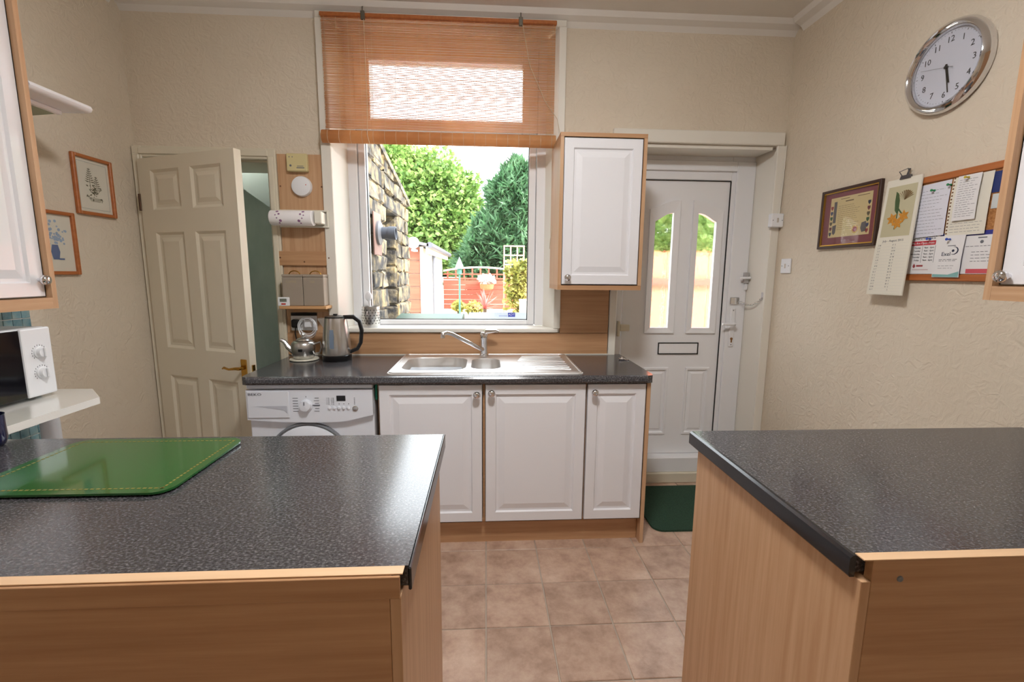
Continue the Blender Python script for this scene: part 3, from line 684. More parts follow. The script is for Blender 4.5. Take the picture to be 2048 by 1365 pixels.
# microwave on its shelf
ms = thing('wall_shelf', 'white gloss shelf with cut corner carrying the microwave', 'shelf', (-1.7, 1.6, .60))
part(ms, 'shelf_board', B().prism([(-1.948, 1.37), (-1.448, 1.37), (-1.448, 1.742), (-1.575, 1.868), (-1.948, 1.868)], 'z', .908, .933), mat('white_gloss_shelf', C(232, 230, 224), .12, coat=.4))
part(ms, 'leg', B().lathe([(.03, 0), (.03, .8975)], (-1.72, 1.83, .0105), (0, 0, 1), 20), m_white, 40)
part(ms, 'foot', B().lathe([(.038, 0), (.034, .01)], (-1.72, 1.83, .0002), (0, 0, 1), 20), m_white, 40)
mw = thing('microwave_oven', 'white microwave oven with black glass door and two dials', 'microwave', (-1.78, 1.56, .935))
MX = -1.635
part(mw, 'casing', B().box(-1.935, MX-.012, 1.375, 1.79, .945, 1.195, .008, 2), m_white)
MM = LW(1.375, .945, MX-.0115)
part(mw, 'door', B().box(0, .30, .004, .246, 0, .012, .002).tf(MM), mat('microwave_black_glass', C(14, 14, 20), .08))
b = B().box(.302, .413, .0, .25, 0, .014, .006, 2).tf(MM); cp = part(mw, 'control_panel', b, m_white)
for v0, nm in ((.16, 'a'), (.085, 'b')):
    dl = part(cp, 'dial', B().lathe([(.022, 0), (.022, .004), (.018, .006), (.017, .018), (0, .019)], (.36, v0, .0142), (0, 0, 1), 24).tf(MM), m_white, 40)
    part(dl, 'grip', B().box(.356, .364, v0-.017, v0+.017, .033, .040, .002).tf(MM), m_white)
    b = B()
    for k in range(14):
        a = math.radians(-130+k*20); r0 = .027; b.prism([(.36+r0*math.sin(a)-.0008, v0+r0*math.cos(a)-.003), (.36+r0*math.sin(a)+.0008, v0+r0*math.cos(a)-.003), (.36+r0*math.sin(a)+.0008, v0+r0*math.cos(a)+.002), (.36+r0*math.sin(a)-.0008, v0+r0*math.cos(a)+.002)], 'z', .0141, .0145)
    part(cp, 'dial_scale', b.tf(MM), m_inkd)
for y_ in (1.41, 1.75):
    part(mw, 'foot', B().lathe([(.014, 0), (.014, .0115)], (-1.70, y_, .9335), (0, 0, 1), 12), m_black); part(mw, 'foot', B().lathe([(.014, 0), (.014, .0115)], (-1.89, y_, .9335), (0, 0, 1), 12), m_black)

# blue mosaic splashback: each visible tile a piece
ml = thing('mosaic_splashback', 'blue green mosaic tile splashback behind the microwave', 'splashback', (-1.949, 1.7, .62))
part(ml, 'grout_bed', B().box(-1.949, -1.945, 1.37, 2.05, .62, 1.30), mat('pale_grout', C(206, 208, 204), .7))
m_mos = mat('blue_mosaic', C(110, 150, 160), .25, rnd=True, cols=[C(84, 128, 142), C(122, 158, 166), C(150, 172, 170)], scale=18, range=(.3, .7), tint=(.75, 1.15))
mt = None; p = .0385
for i in range(8):
    for j in range(17):
        y_, z_ = 2.03-i*p, .642+j*p
        if mt is None:
            mt = part(ml, 'mosaic_tile', B().box(-.003, .003, -p/2+.002, p/2-.002, -p/2+.002, p/2-.002, .001).tf(lambda x, y, z: (x+ml.location.x, y+ml.location.y, z+ml.location.z)), m_mos); o = mt
        else: o = mt.copy(); COL.objects.link(o); o.parent = ml
        o.location = Vector((-1.9435, y_, z_)) - Vector(ml.location)
b = B()
for i in range(8, 17):
    for j in range(17): b.box(-1.9465, -1.9405, 2.03-i*p-p/2+.002, 2.03-i*p+p/2-.002, .642+j*p-p/2+.002, .642+j*p+p/2-.002)
o = part(ml, 'mosaic_tiles', b, m_mos); o['kind'] = 'stuff'

# ------------------------------------------------------------------ things on the worktop
kt = thing('electric_kettle', 'brushed steel jug kettle with black handle and base', 'kettle', (-.845, 2.60, .9102))
KC = (-.845, 2.60)
part(kt, 'base', B().lathe([(.078, 0), (.08, .006), (.08, .03), (.076, .034)], (*KC, .9102), (0, 0, 1), 32), m_black, 40)
bd = part(kt, 'body', B().lathe([(.077, .034), (.078, .045), (.074, .12), (.066, .19), (.060, .232), (.058, .24)], (*KC, .9102), (0, 0, 1), 40), m_steel, 50)
part(kt, 'lid', B().lathe([(.058, .2402), (.056, .248), (.03, .254), (.012, .255), (.012, .262), (0, .263)], (*KC, .9102), (0, 0, 1), 32), m_black, 40)
part(kt, 'handle', B().tube([(KC[0]+.045, 2.598, 1.155), (KC[0]+.10, 2.598, 1.156), (KC[0]+.132, 2.598, 1.13), (KC[0]+.143, 2.598, 1.08), (KC[0]+.135, 2.598, 1.01), (KC[0]+.115, 2.598, .975), (KC[0]+.07, 2.598, .955)], [.011, .013, .012, .0115, .011, .011, .010], 10), m_black, True)
part(kt, 'spout', B().prism([(KC[0]-.056, 1.085), (KC[0]-.094, 1.143), (KC[0]-.09, 1.149), (KC[0]-.05, 1.149)], 'y', 2.582, 2.618), m_steel)
part(kt, 'water_gauge', B().prism([(-.012+KC[0]-.002, .985), (KC[0]+.008, .985), (KC[0]+.01, 1.05), (KC[0]+.006, 1.09), (KC[0]-.01, 1.09), (KC[0]-.014, 1.05)], 'y', 2.5225, 2.535), mat('gauge_grey', C(120, 135, 155), .15))
tpt = thing('steel_teapot', 'small polished steel teapot standing on a cream stand', 'teapot', (-1.032, 2.605, .9205))
TC = (-1.032, 2.605)
part(tpt, 'body', B().lathe([(.05, .0), (.056, .006), (.064, .06), (.063, .085), (.05, .098), (.036, .102)], (*TC, .9205), (0, 0, 1), 36), m_steel, 50)
ld = part(tpt, 'lid', B().lathe([(.037, .1022), (.03, .112), (.012, .118), (.006, .12), (.006, .128), (.011, .134), (.008, .142), (0, .144)], (*TC, .9205), (0, 0, 1), 28), m_steel, 50)
part(tpt, 'spout', B().tube([(TC[0]-.05, 2.605, .955), (TC[0]-.085, 2.603, .985), (TC[0]-.10, 2.602, 1.012), (TC[0]-.122, 2.601, 1.026)], [.019, .015, .012, .0095], 10), m_steel, True)
part(tpt, 'handle', B().tube([(TC[0]+.06, 2.605, 1.0), (TC[0]+.095, 2.605, 1.012), (TC[0]+.10, 2.605, .98), (TC[0]+.088, 2.605, .95), (TC[0]+.058, 2.605, .945)], .0055, 8), m_steel, True)
part(tpt, 'maker_plate', B().box(TC[0]-.004, TC[0]+.018, 2.5375, 2.5415, .965, .98), m_black)
solo('teapot_stand', B().lathe([(.07, 0), (.078, .004), (.076, .009), (.0, .0085)], (-1.03, 2.605, .9103), (0, 0, 1), 32), mat('cream_melamine', C(226, 222, 206), .4), 'round cream stand under the steel teapot', 'stand', 40)
# utensil pot on the sill
up_ = thing('utensil_pot', 'perforated steel utensil pot with white brush on window sill', 'utensil pot', (-.70, 2.825, 1.0755))
part(up_, 'pot', B().lathe([(.05, 0), (.052, .003), (.052, .125), (.049, .125), (.049, .01), (0, .01)], (-.70, 2.81, 1.0755), (0, 0, 1), 32, cap=False), m_steel, 50)
b = B()
for r_ in range(6):
    for k in range(16):
        a = 2*PI*(k+.5*(r_ % 2))/16; b.lathe([(.0035, 0), (.0035, .0012)], (-.70+.0515*math.cos(a), 2.81+.0515*math.sin(a), 1.10+.016*r_), (math.cos(a), math.sin(a), 0), 6)
part(up_, 'perforations', b, m_dark)
part(up_, 'saucer', B().lathe([(.056, 0), (.058, .002)], (-.70, 2.81, 1.0752), (0, 0, 1), 24), m_white)
ub = thing('washing_up_brush', 'white handled washing up brush standing in the utensil pot', 'brush', (-.71, 2.81, 1.09))
part(ub, 'handle', B().tube([(-.70, 2.81, 1.087), (-.705, 2.808, 1.21), (-.707, 2.806, 1.235)], [.006, .006, .008], 8), m_white, True)
part(ub, 'head', B().ball((-.71, 2.806, 1.262), .02, .012, .03), m_white, True)

# things on the wall board
al = thing('alarm_box', 'beige square alarm sounder box at the top of the board', 'alarm', (-1.055, 2.74, 1.962))
part(al, 'case', B().box(-1.113, -1.0, 2.722, 2.7515, 1.962, 2.058, .004), mat('beige_plastic', C(214, 200, 150), .45))
b = B()
for x in (-1.095, -1.078): b.lathe([(.003, 0), (.003, .001)], (x, 2.722, 2.038), (0, -1, 0), 8)
b.lathe([(.006, 0), (.006, .001)], (-1.09, 2.722, 1.992), (0, -1, 0), 10); b.box(-1.055, -1.02, 2.7212, 2.722, 1.988, 1.991); b.box(-1.058, -1.015, 2.7212, 2.722, 1.978, 1.983)
part(al, 'indicator_print', b, m_ink)
sd = thing('smoke_detector', 'round white smoke detector below the beige alarm box', 'smoke detector', (-1.043, 2.74, 1.83))
part(sd, 'body', B().lathe([(.056, 0), (.056, .012), (.052, .022), (.035, .027), (0, .028)], (-1.043, 2.7515, 1.884), (0, -1, 0), 36), m_white, 40)
part(sd, 'indicator_light', B().lathe([(.003, 0), (.002, .002)], (-1.014, 2.7245, 1.89), (0, -1, 0), 8), mat('red_led', C(200, 60, 50), .3))
kr = thing('paper_towel_holder', 'cream wall holder with floral kitchen roll beside the window', 'paper towel holder', (-1.04, 2.70, 1.66))
part(kr, 'back_frame', ring(B(), -1.17, -.897, 1.655, 1.752, .010, 2.722, 2.7355, .002).box(-1.17, -.897, 2.7356, 2.7514, 1.66, 1.75), m_papercr)
part(kr, 'end_arm', B().box(-.955, -.915, 2.66, 2.7215, 1.672, 1.738, .004), m_papercr)
rl = part(kr, 'paper_roll', B().lathe([(.012, 0), (.04, 0), (.041, .004), (.041, .224), (.04, .228), (.012, .228)], (-1.19, 2.672, 1.70), (1, 0, 0), 36), mat('tissue', C(244, 242, 244), .85), 40)
for cx in (-1.135, -1.02):
    for du, a, r in ((-.012, .9, .008), (0, .45, .006), (.008, -.45, .008), (-.01, -.1, .004), (-.018, .3, .004), (.0, -.8, .005)):
        sgn = 1 if cx < -1.1 else -1
        cy, cz = 2.672-.0412*math.cos(a), 1.70+.0412*math.sin(a)
        part(rl, 'flower_print', B().lathe([(r, 0), (r*.8, .0006), (0, .0008)], (cx+sgn*du, cy, cz), (0, -math.cos(a), math.sin(a)), 8), mat('purple_print', C(150, 110, 150), .7))
sf = thing('wall_shelf', 'little pine shelf holding two storage tins', 'shelf', (-1.03, 2.70, 1.18))
part(sf, 'shelf_board', B().box(-1.165, -.905, 2.635, 2.7515, 1.195, 1.212, .002), m_shelfwood)
part(sf, 'bracket_strip', B().box(-1.13, -.93, 2.738, 2.7515, 1.172, 1.1945, .001), m_shelfwood)
m_tin = mat('taupe_enamel', C(158, 146, 132), .4)
for x0, x1, tx, lab in ((-1.148, -1.035, 'COFFEE', 'taupe storage tin lettered coffee with gold handle'), (-1.033, -.918, 'TEA', 'taupe storage tin lettered tea with gold handle')):
    tn = thing('storage_tin', lab, 'tin', ((x0+x1)/2, 2.69, 1.2125), 'storage tins on the pine shelf')
    part(tn, 'body', B().box(x0, x1, 2.65, 2.735, 1.2125, 1.375, .004, 2), m_tin)
    part(tn, 'lid', B().box(x0-.001, x1+.001, 2.649, 2.736, 1.3752, 1.39, .004, 2), m_papercr if False else m_tin)
    xc = (x0+x1)/2
    part(tn, 'handle', B().tube([(xc+.03*math.cos(a), 2.69, 1.388+.022*math.sin(a)) for a in [PI*k/10 for k in range(11)]], .003, 8), m_brass, True)
    part(tn, 'lettering', B().text(tx, .017, 0, 0, 0).tf(BW(xc-.005, 1.348, 2.6495)), mat('faded_gold', C(176, 160, 128), .5))
tm = thing('kitchen_timer', 'small white digital timer leaning on the storage tins', 'timer', (-1.14, 2.645, 1.2125))
part(tm, 'case', B().box(-1.172, -1.108, 2.637, 2.6485, 1.2125, 1.262, .004, 2), m_white)
part(tm, 'screen', B().box(-1.160, -1.122, 2.636, 2.6368, 1.236, 1.254), mat('lcd_grey', C(110, 116, 106), .3))
part(tm, 'button', B().box(-1.152, -1.128, 2.636, 2.6368, 1.220, 1.228), mat('red_button', C(190, 60, 50), .5))
so = thing('wall_socket', 'white double socket on the board behind the teapot', 'socket', (-1.07, 2.745, 1.05))
part(so, 'face_plate', B().box(-1.15, -1.0, 2.741, 2.7515, 1.06, 1.148, .003), m_white)
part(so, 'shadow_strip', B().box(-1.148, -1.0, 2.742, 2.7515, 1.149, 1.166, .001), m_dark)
pl = thing('black_plug', 'black mains plug pushed into the double socket', 'plug', (-1.115, 2.72, 1.08))
part(pl, 'plug_body', B().box(-1.14, -1.092, 2.712, 2.7405, 1.078, 1.128, .01, 2), m_black)
part(pl, 'flex', B().tube([(-1.116, 2.718, 1.08), (-1.117, 2.712, 1.05), (-1.112, 2.712, 1.01), (-1.10, 2.715, .97), (-1.09, 2.72, .93)], .0035, 8), m_black, True)
cc = thing('phone_charger', 'white phone charger in the socket with coiled white cable', 'charger', (-1.04, 2.72, 1.08))
part(cc, 'plug_body', B().box(-1.064, -1.02, 2.708, 2.7405, 1.082, 1.126, .006, 2), m_white)
b = B()
for k in range(6):
    r_ = .044+.004*(k % 3); cx, cz = -1.04+.004*(k % 2), 1.094-.003*k
    b.tube([(cx+r_*math.cos(a), 2.700-.0022*k+.004*math.sin(3*a+k), cz+r_*1.1*math.sin(a)) for a in [2*PI*q/28 for q in range(28)]], .0018, 5, True)
part(cc, 'cable', b, m_white, True)

# ------------------------------------------------------------------ right wall
def lines(b, u0, u1, v0, v1, n, d, wd=.0012, ragged=.35, words=True):
    for k in range(n):
        v = v1 - (v1-v0)*(k+.5)/n; u = u0; e = u1 - random.random()*ragged*(u1-u0)
        while u < e:
            wl = random.uniform(.006, .018) if words else e-u
            b.rect(u, min(u+wl, e), v-wd/2, v+wd/2, d, .0003); u += wl+.004
    return b
ck = thing('wall_clock', 'round chrome rimmed wall clock with white face', 'clock', (1.79, 1.79, 2.04))
CK = RW(1.79, 2.204)
part(ck, 'rim', B().lathe([(.150, .0), (.164, .004), (.167, .016), (.160, .034), (.148, .042), (.138, .036), (.134, .018)], (0, 0, .0005), (0, 0, 1), 56, cap=False).tf(CK), m_chrome, 60)
fc = part(ck, 'face', B().lathe([(.15, .006), (.136, .016), (0, .016)], (0, 0, 0), (0, 0, 1), 48).tf(CK), mat('clock_face', C(214, 218, 232), .5))
b = B(); bt_ = B()
for h in range(1, 13):
    a = math.radians(30*h); b.text(str(h), .031, .1*math.sin(a), .1*math.cos(a), .0164, t=.0005)
for k in range(60):
    a = math.radians(6*k); r0 = .127; hw = .0011 if k % 5 == 0 else .0005; hl = .006 if k % 5 == 0 else .003
    c, s_ = math.cos(a), math.sin(a)
    bt_.flat([(r0*s_+hw*c, r0*c-hw*s_), ((r0-hl)*s_+hw*c, (r0-hl)*c-hw*s_), ((r0-hl)*s_-hw*c, (r0-hl)*c+hw*s_), (r0*s_-hw*c, r0*c+hw*s_)], .0164, .0004)
part(fc, 'numerals', b.tf(CK), m_inkd); part(fc, 'minute_marks', bt_.tf(CK), m_inkd)
def hand(ang_deg, l, wd, tail, d):
    a = math.radians(ang_deg); c, s_ = math.cos(a), math.sin(a)
    return B().flat([(-tail*s_+wd*c, -tail*c-wd*s_), (l*s_+wd*.6*c, l*c-wd*.6*s_), (l*s_-wd*.6*c, l*c+wd*.6*s_), (-tail*s_-wd*c, -tail*c+wd*s_)], d, .001)
part(ck, 'hour_hand', hand(165, .062, .0042, .012, .0185).tf(CK), m_black)
part(ck, 'minute_hand', hand(169, .098, .0028, .012, .0205).tf(CK), m_black)
part(ck, 'second_hand', hand(284, .108, .0006, .03, .0225).tf(CK), m_black)
part(ck, 'hand_boss', B().lathe([(.006, .0165), (.006, .025), (0, .026)], (0, 0, 0), (0, 0, 1), 12).tf(CK), m_black)
part(ck, 'cover_glass', B().lathe([(.137, 0), (.137, .0015)], (0, 0, .030), (0, 0, 1), 40).tf(CK), m_glass)

cf = thing('framed_certificate', 'certificate in dark frame with maroon mount on the clock wall', 'framed certificate', (1.79, 2.21, 1.545))
CF = RW(2.21, 1.694); W2, H2 = .183, .148
b = B()
for x0, x1, y0, y1 in ((-W2, -W2+.014, -H2, H2), (W2-.014, W2, -H2, H2), (-W2+.014, W2-.014, -H2, -H2+.014), (-W2+.014, W2-.014, H2-.014, H2)): b.box(x0, x1, y0, y1, .0005, .018, .002)
part(cf, 'frame', b.tf(CF), mat('dark_mahogany', C(62, 36, 26), .35))
b = B()
for x0, x1, y0, y1 in ((-W2+.014, -W2+.019, -H2+.014, H2-.014), (W2-.019, W2-.014, -H2+.014, H2-.014), (-W2+.019, W2-.019, -H2+.014, -H2+.019), (-W2+.019, W2-.019, H2-.019, H2-.014)): b.box(x0, x1, y0, y1, .004, .014)
part(cf, 'gold_slip', b.tf(CF), mat('gilt', C(200, 160, 70), .3, .9))
part(cf, 'mount', B().rect(-W2+.016, W2-.016, -H2+.016, H2-.016, .002, .003).tf(CF), mat('maroon_card', C(128, 62, 72), .7))
ct = part(cf, 'certificate', B().rect(-.125, .132, -.092, .105, .0052, .0008).tf(CF), mat('parchment', C(214, 196, 146), .7))
b = lines(B(), -.07, .075, -.06, .065, 13, .0062, .0014); b.rect(-.06, -.005, .093, .0955, .0062); b.rect(.045, .115, .093, .0955, .0062); b.rect(-.028, .022, .078, .083, .0062)
part(ct, 'printed_text', b.tf(CF), mat('sepia_ink', C(112, 92, 60), .7))
cols_ = [C(150, 60, 60), C(60, 70, 110), C(60, 100, 70), C(90, 80, 60), C(110, 50, 60), C(50, 60, 80)]
for k in range(6):
    for u in (-.112, .118):
        v = .055 - k*.026; b = B().flat([(u-.008, v+.009), (u+.008, v+.009), (u+.008, v-.001), (u, v-.011), (u-.008, v-.001)], .0062)
        part(ct, 'shield_emblem', b.tf(CF), mat('shield_%d' % (k if u < 0 else 5-k), cols_[k if u < 0 else 5-k], .7))
b = B().rect(-.100, -.082, -.02, .085, .0062).flat([(-.1, -.035), (-.075, -.03), (-.078, -.07), (-.088, -.08), (-.098, -.07)], .0062).flat([(.085, -.035), (.11, -.03), (.115, -.075), (.09, -.08), (.08, -.06)], .0062)
part(ct, 'crest_print', b.tf(CF), mat('crest_print', C(96, 92, 96), .7))
part(ct, 'gold_seal', B().disc(.048, -.062, .02, .0062).tf(CF), mat('gold_seal', C(206, 170, 80), .4)); part(ct, 'red_seal', B().disc(.048, -.062, .013, .007).tf(CF), mat('red_seal', C(150, 60, 66), .5))
part(cf, 'glass', B().rect(-W2+.019, W2-.019, -H2+.019, H2-.019, .0105, .001).tf(CF), m_glass)

kb = thing('cork_board', 'pine framed cork noticeboard on the clock wall', 'noticeboard', (1.79, 1.60, 1.392))
KB = RW(1.60, 1.597); W3, H3 = .302, .208
b = B()
for x0, x1, y0, y1 in ((-W3, -W3+.026, -H3, H3), (W3-.026, W3, -H3, H3), (-W3+.026, W3-.026, -H3, -H3+.026), (-W3+.026, W3-.026, H3-.026, H3)): b.box(x0, x1, y0, y1, .0005, .016, .003)
part(kb, 'frame', b.tf(KB), m_pine)
part(kb, 'cork_sheet', B().rect(-W3+.02, W3-.02, -H3+.02, H3-.02, .001, .007).tf(KB), mat('cork', C(176, 120, 70), .9, cols=[C(150, 96, 52), C(196, 142, 88)], scale=180))
def sheet(name, label, cat, ya, yb, za, zb, d, m, bow=.004, top=(0, 0), n=6):
    """a hanging sheet: ya>yb are its edges along the wall"""
    t = thing(name, label, cat, (1.79-d, (ya+yb)/2, za), 'papers pinned to the cork board')
    b = B(); w_, h_ = ya-yb, zb-za; vs_ = []
    for i in range(n+1):
        f = i/n; row = []
        for u in (0, w_): row.append((u + top[0]*f, f*h_ + top[1]*(u/w_), d + bow*math.sin(f*PI)*.4 + bow*(1-f)))
        vs_.append(row)
    for i in range(n):
        a, c = vs_[i], vs_[i+1]
        for off in (0, .0007): b.face([(p[0], p[1], p[2]+off) for p in (a[0], a[1], c[1], c[0])])
    part(t, 'sheet', b.tf(RW(ya, za)), m)
    return t, RW(ya, za), w_, h_
def onsheet(mapf, d, bow, h_):      # follows the bow of a sheet
    return lambda u, v, dd: mapf(u, v, d + bow*math.sin(v/h_*PI)*.4 + bow*(1-v/h_) + .0009 + dd)
t, mp_, w_, h_ = sheet('handwritten_note', 'white sheet of handwriting held by green pins', 'note', 1.858, 1.712, 1.563, 1.772, .009, mat('blueish_paper', C(224, 225, 236), .7), .006, (0, .004))
part(t, 'handwriting', lines(B(), .012, w_-.008, .01, h_-.02, 14, 0, .0011).tf(onsheet(mp_, .009, .006, h_)), m_ink)
t, mp_, w_, h_ = sheet('spiral_note_page', 'cream page torn from a spiral pad behind a receipt', 'note', 1.705, 1.563, 1.560, 1.777, .010, m_papercr, .006)
part(t, 'handwriting', lines(B(), .015, w_-.01, .008, .05, 4, 0, .0011).tf(onsheet(mp_, .010, .006, h_)), m_ink)
b = B()
for k in range(17): b.disc(.005, .01+k*.0128, .0034, 0, .0003, n=8)
part(t, 'punched_holes', b.tf(onsheet(mp_, .010, .006, h_)), mat('hole_brown', C(120, 84, 54), .8))
t, mp_, w_, h_ = sheet('receipt', 'narrow printed white receipt hanging from a yellow pin', 'receipt', 1.680, 1.597, 1.615, 1.778, .018, m_paper, .006)
part(t, 'printed_text', lines(B(), .008, w_-.006, .01, h_-.012, 17, 0, .0012).tf(onsheet(mp_, .018, .006, h_)), m_ink)
t, mp_, w_, h_ = sheet('opening_hours_leaflet', 'white leaflet with red heading listing opening hours', 'leaflet', 1.846, 1.728, 1.417, 1.566, .0095, m_paper, .004)
q = onsheet(mp_, .0095, .004, h_)
part(t, 'red_banner', B().rect(.004, w_-.012, .115, .132, 0, .0003).tf(q), mat('leaflet_red', C(196, 52, 64), .6))
part(t, 'lettering', B().text('We Are Open From', .0125, .052, .1235, .0006, sx=.95).tf(q), m_white)
b = lines(B(), .006, w_-.01, .137, .152, 2, 0, .0022, .1)
for k, dn in enumerate(('Monday', 'Tuesday', 'Wednesday', 'Thursday', 'Friday')):
    b.text(dn, .0085, .046, .105-k*.0125, 0, 'RIGHT'); b.text('9am - 6pm', .0095, .082, .105-k*.0125, 0)
b.rect(.0535, .0545, .045, .112, 0, .0003); b.rect(.107, .108, .045, .112, 0, .0003)
part(t, 'lettering', b.tf(q), m_inkd)
part(t, 'drop_emblem', B().flat([(.028, .042), (.022, .032), (.024, .026), (.028, .024), (.032, .026), (.034, .032)], 0, .0003).rect(.038, .066, .029, .036, 0, .0003).rect(.022, .09, .016, .0175, 0, .0003).tf(q), mat('leaflet_darkred', C(160, 70, 74), .6))
t, mp_, w_, h_ = sheet('appointment_card', 'white card with dark swirl logo and teal lower edge', 'card', 1.728, 1.624, 1.404, 1.562, .016, m_paper, .006)
q = onsheet(mp_, .016, .006, h_)
part(t, 'teal_wave', B().flat([(.002, .001), (w_-.002, .001), (w_-.002, .022), (w_*.6, .010), (.002, .012)], 0, .0003).tf(q), mat('teal_print', C(130, 180, 178), .6))
b = B().text('Exel', .021, .044, .088, 0)
for k in range(10):
    a0, a1 = math.radians(-120+k*22), math.radians(-98+k*22); wd = .004*math.sin(PI*(k+.5)/10)+.0006
    b.flat([(.072+.017*math.cos(a0), .1+.015*math.sin(a0)), (.072+.017*math.cos(a1), .1+.015*math.sin(a1)), (.072+(.017-wd)*math.cos(a1), .1+(.015-wd)*math.sin(a1)), (.072+(.017-wd)*math.cos(a0), .1+(.015-wd)*math.sin(a0))], 0, .0003)
b.disc(.069, .1, .005, 0, .0003, n=10)
part(t, 'logo', b.tf(q), mat('logo_navy', C(36, 46, 70), .6))
b = lines(B(), .02, .09, .06, .07, 2, 0, .0018, .1); lines(b, .02, .09, .03, .048, 2, 0, .0012, .3); b.rect(.045, .075, .118, .1205, 0, .0003)
part(t, 'printed_text', b.tf(q), m_ink)
t, mp_, w_, h_ = sheet('printed_letter', 'white printed letter with red footer strip beside the card', 'letter', 1.630, 1.515, 1.417, 1.556, .0095, m_paper, .003)
q = onsheet(mp_, .0095, .003, h_)
part(t, 'red_footer', B().rect(.02, w_-.004, .002, .018, 0, .0003).tf(q), mat('leaflet_pink', C(206, 84, 96), .6))
b = lines(B(), .006, w_-.01, .095, .105, 1, 0, .0018, .05); lines(b, .03, w_-.01, .04, .085, 4, 0, .0018, .3); b.rect(.045, .075, .128, .132, 0, .0003); b.disc(.06, .115, .006, 0, .0003)
part(t, 'printed_text', b.tf(q), m_ink)
t, mp_, w_, h_ = sheet('blue_leaflet', 'deep blue leaflet tucked behind the lower papers', 'leaflet', 1.73, 1.52, 1.418, 1.572, .0085, mat('leaflet_blue', C(52, 56, 140), .6), .0)
t, mp_, w_, h_ = sheet('blue_card', 'small dark blue card under the top of the pine frame', 'card', 1.565, 1.50, 1.70, 1.772, .0085, mat('card_blue', C(34, 52, 110), .6), .001)
t, mp_, w_, h_ = sheet('pale_card', 'small pale grey card below the blue card', 'card', 1.56, 1.49, 1.645, 1.695, .0085, mat('pale_grey_card', C(206, 212, 212), .6), .001)
for y_, z_, d, cn, cc_ in ((1.775, 1.745, .012, 'green', C(40, 150, 90)), (1.712, 1.755, .012, 'green', C(30, 130, 80)), (1.64, 1.768, .0225, 'yellow', C(200, 180, 60)), (1.678, 1.548, .0205, 'blue', C(50, 80, 180)), (1.765, 1.556, .013, 'blue', C(50, 80, 180))):
    which = {(1.775): 'in the middle of the handwritten sheet', 1.712: 'beside the spiral holes', 1.64: 'through the narrow receipt', 1.678: 'at the top of the swirl logo card', 1.765: 'at the top of the opening hours leaflet'}[y_]
    b = B().lathe([(.004, 0), (.0035, .004), (.0025, .006), (.003, .010), (.005, .013), (.005, .015), (0, .0155)], (0, 0, d), (0, 0, 1), 12).tf(RW(y_, z_))
    solo('push_pin', b, mat('pin_'+cn+str(int(y_*1000)), cc_, .35), cn+' push pin '+which, 'push pin', True, 'push pins on the cork board')

cl = thing('calendar', 'long white calendar with orange lily picture hanging over the cork board', 'calendar', (1.765, 1.905, 1.325))
def CAL(u, v, d):        # hangs from the top, leaning out at the foot
    f = v/.492; return (1.79-(.022+.034*(1-f))-d, 1.985+.004*(1-f)*0-u*(1+.10*(1-f))+.006*(1-f), 1.326+v)
part(cl, 'pages', B().box(0, .162, 0, .492, -.004, 0).tf(CAL), m_papercr)
part(cl, 'top_page', B().rect(.0, .160, .004, .492, .0005, .0008).tf(CAL), m_papercr)
pc = part(cl, 'lily_picture', B().rect(.014, .148, .25, .462, .0015, .0004).tf(CAL), mat('picture_ground', C(196, 190, 158), .7))
part(pc, 'stem_and_leaf', B().flat([(.055, .44), (.068, .43), (.078, .40), (.08, .37), (.074, .345), (.062, .36), (.056, .40)], .002, .0004).flat([(.076, .36), (.08, .36), (.078, .28), (.073, .28)], .0021, .0004).flat([(.078, .36), (.098, .34), (.1, .345), (.08, .368)], .0021, .0004).tf(CAL), mat('leaf_print', C(72, 96, 60), .7))
b = B()
for cx, cy in ((.058, .325), (.108, .332), (.085, .305)):
    for k in range(6):
        a = 2*PI*k/6+.3*cx*50; dx, dy = math.cos(a), math.sin(a); L = .027
        b.flat([(cx, cy), (cx+dx*L*.5-dy*.007, cy+dy*L*.5+dx*.007), (cx+dx*L, cy+dy*L), (cx+dx*L*.5+dy*.007, cy+dy*L*.5-dx*.007)], .0025+.0001*k, .0003)
part(pc, 'lily_flowers', b.tf(CAL), mat('lily_orange', C(206, 142, 48), .7))
b = B()
for k in range(12):
    a = math.radians(20+k*14); b.flat([(.10, .40), (.10+.035*math.cos(a)-.003, .405+.035*math.sin(a)), (.10+.04*math.cos(a)+.003, .405+.035*math.sin(a))], .0023+.00005*k, .0003)
part(pc, 'seed_head', b.tf(CAL), mat('seed_brown', C(120, 96, 62), .7))
b = B().text('July - August 2015', .013, .08, .232, .0015)
for k in range(16):
    v = .214-k*.0128; b.text(str(k+1), .008, .018, v, .0015, 'RIGHT'); b.text('MTWTFSS'[(k+2) % 7], .008, .024, v, .0015); b.text(str(k+17) if k < 15 else '', .008, .088, v, .0015, 'RIGHT'); b.text('SSMTWTF'[k % 7], .008, .095, v, .0015)
part(cl, 'lettering', b.tf(CAL), m_ink)
b = B()
for k in range(17): b.rect(.008, .154, .2205-k*.0128-.0002, .2205-k*.0128+.0002, .0014, .0002)
part(cl, 'ruled_lines', b.tf(CAL), mat('pale_rule', C(196, 196, 196), .7))
part(cl, 'bulldog_clip', B().prism([(.06, .488), (.11, .488), (.105, .503), (.065, .503)], 'z', -.006, .006).tube([(.07, .50, .004), (.06, .52, .012), (.10, .527, .012), (.10, .50, .004)], .0018, 6).tube([(.085, .50, -.002), (.085, .53, -.01)], .004, 6).tf(CAL), mat('clip_steel', C(110, 110, 116), .35, .9))

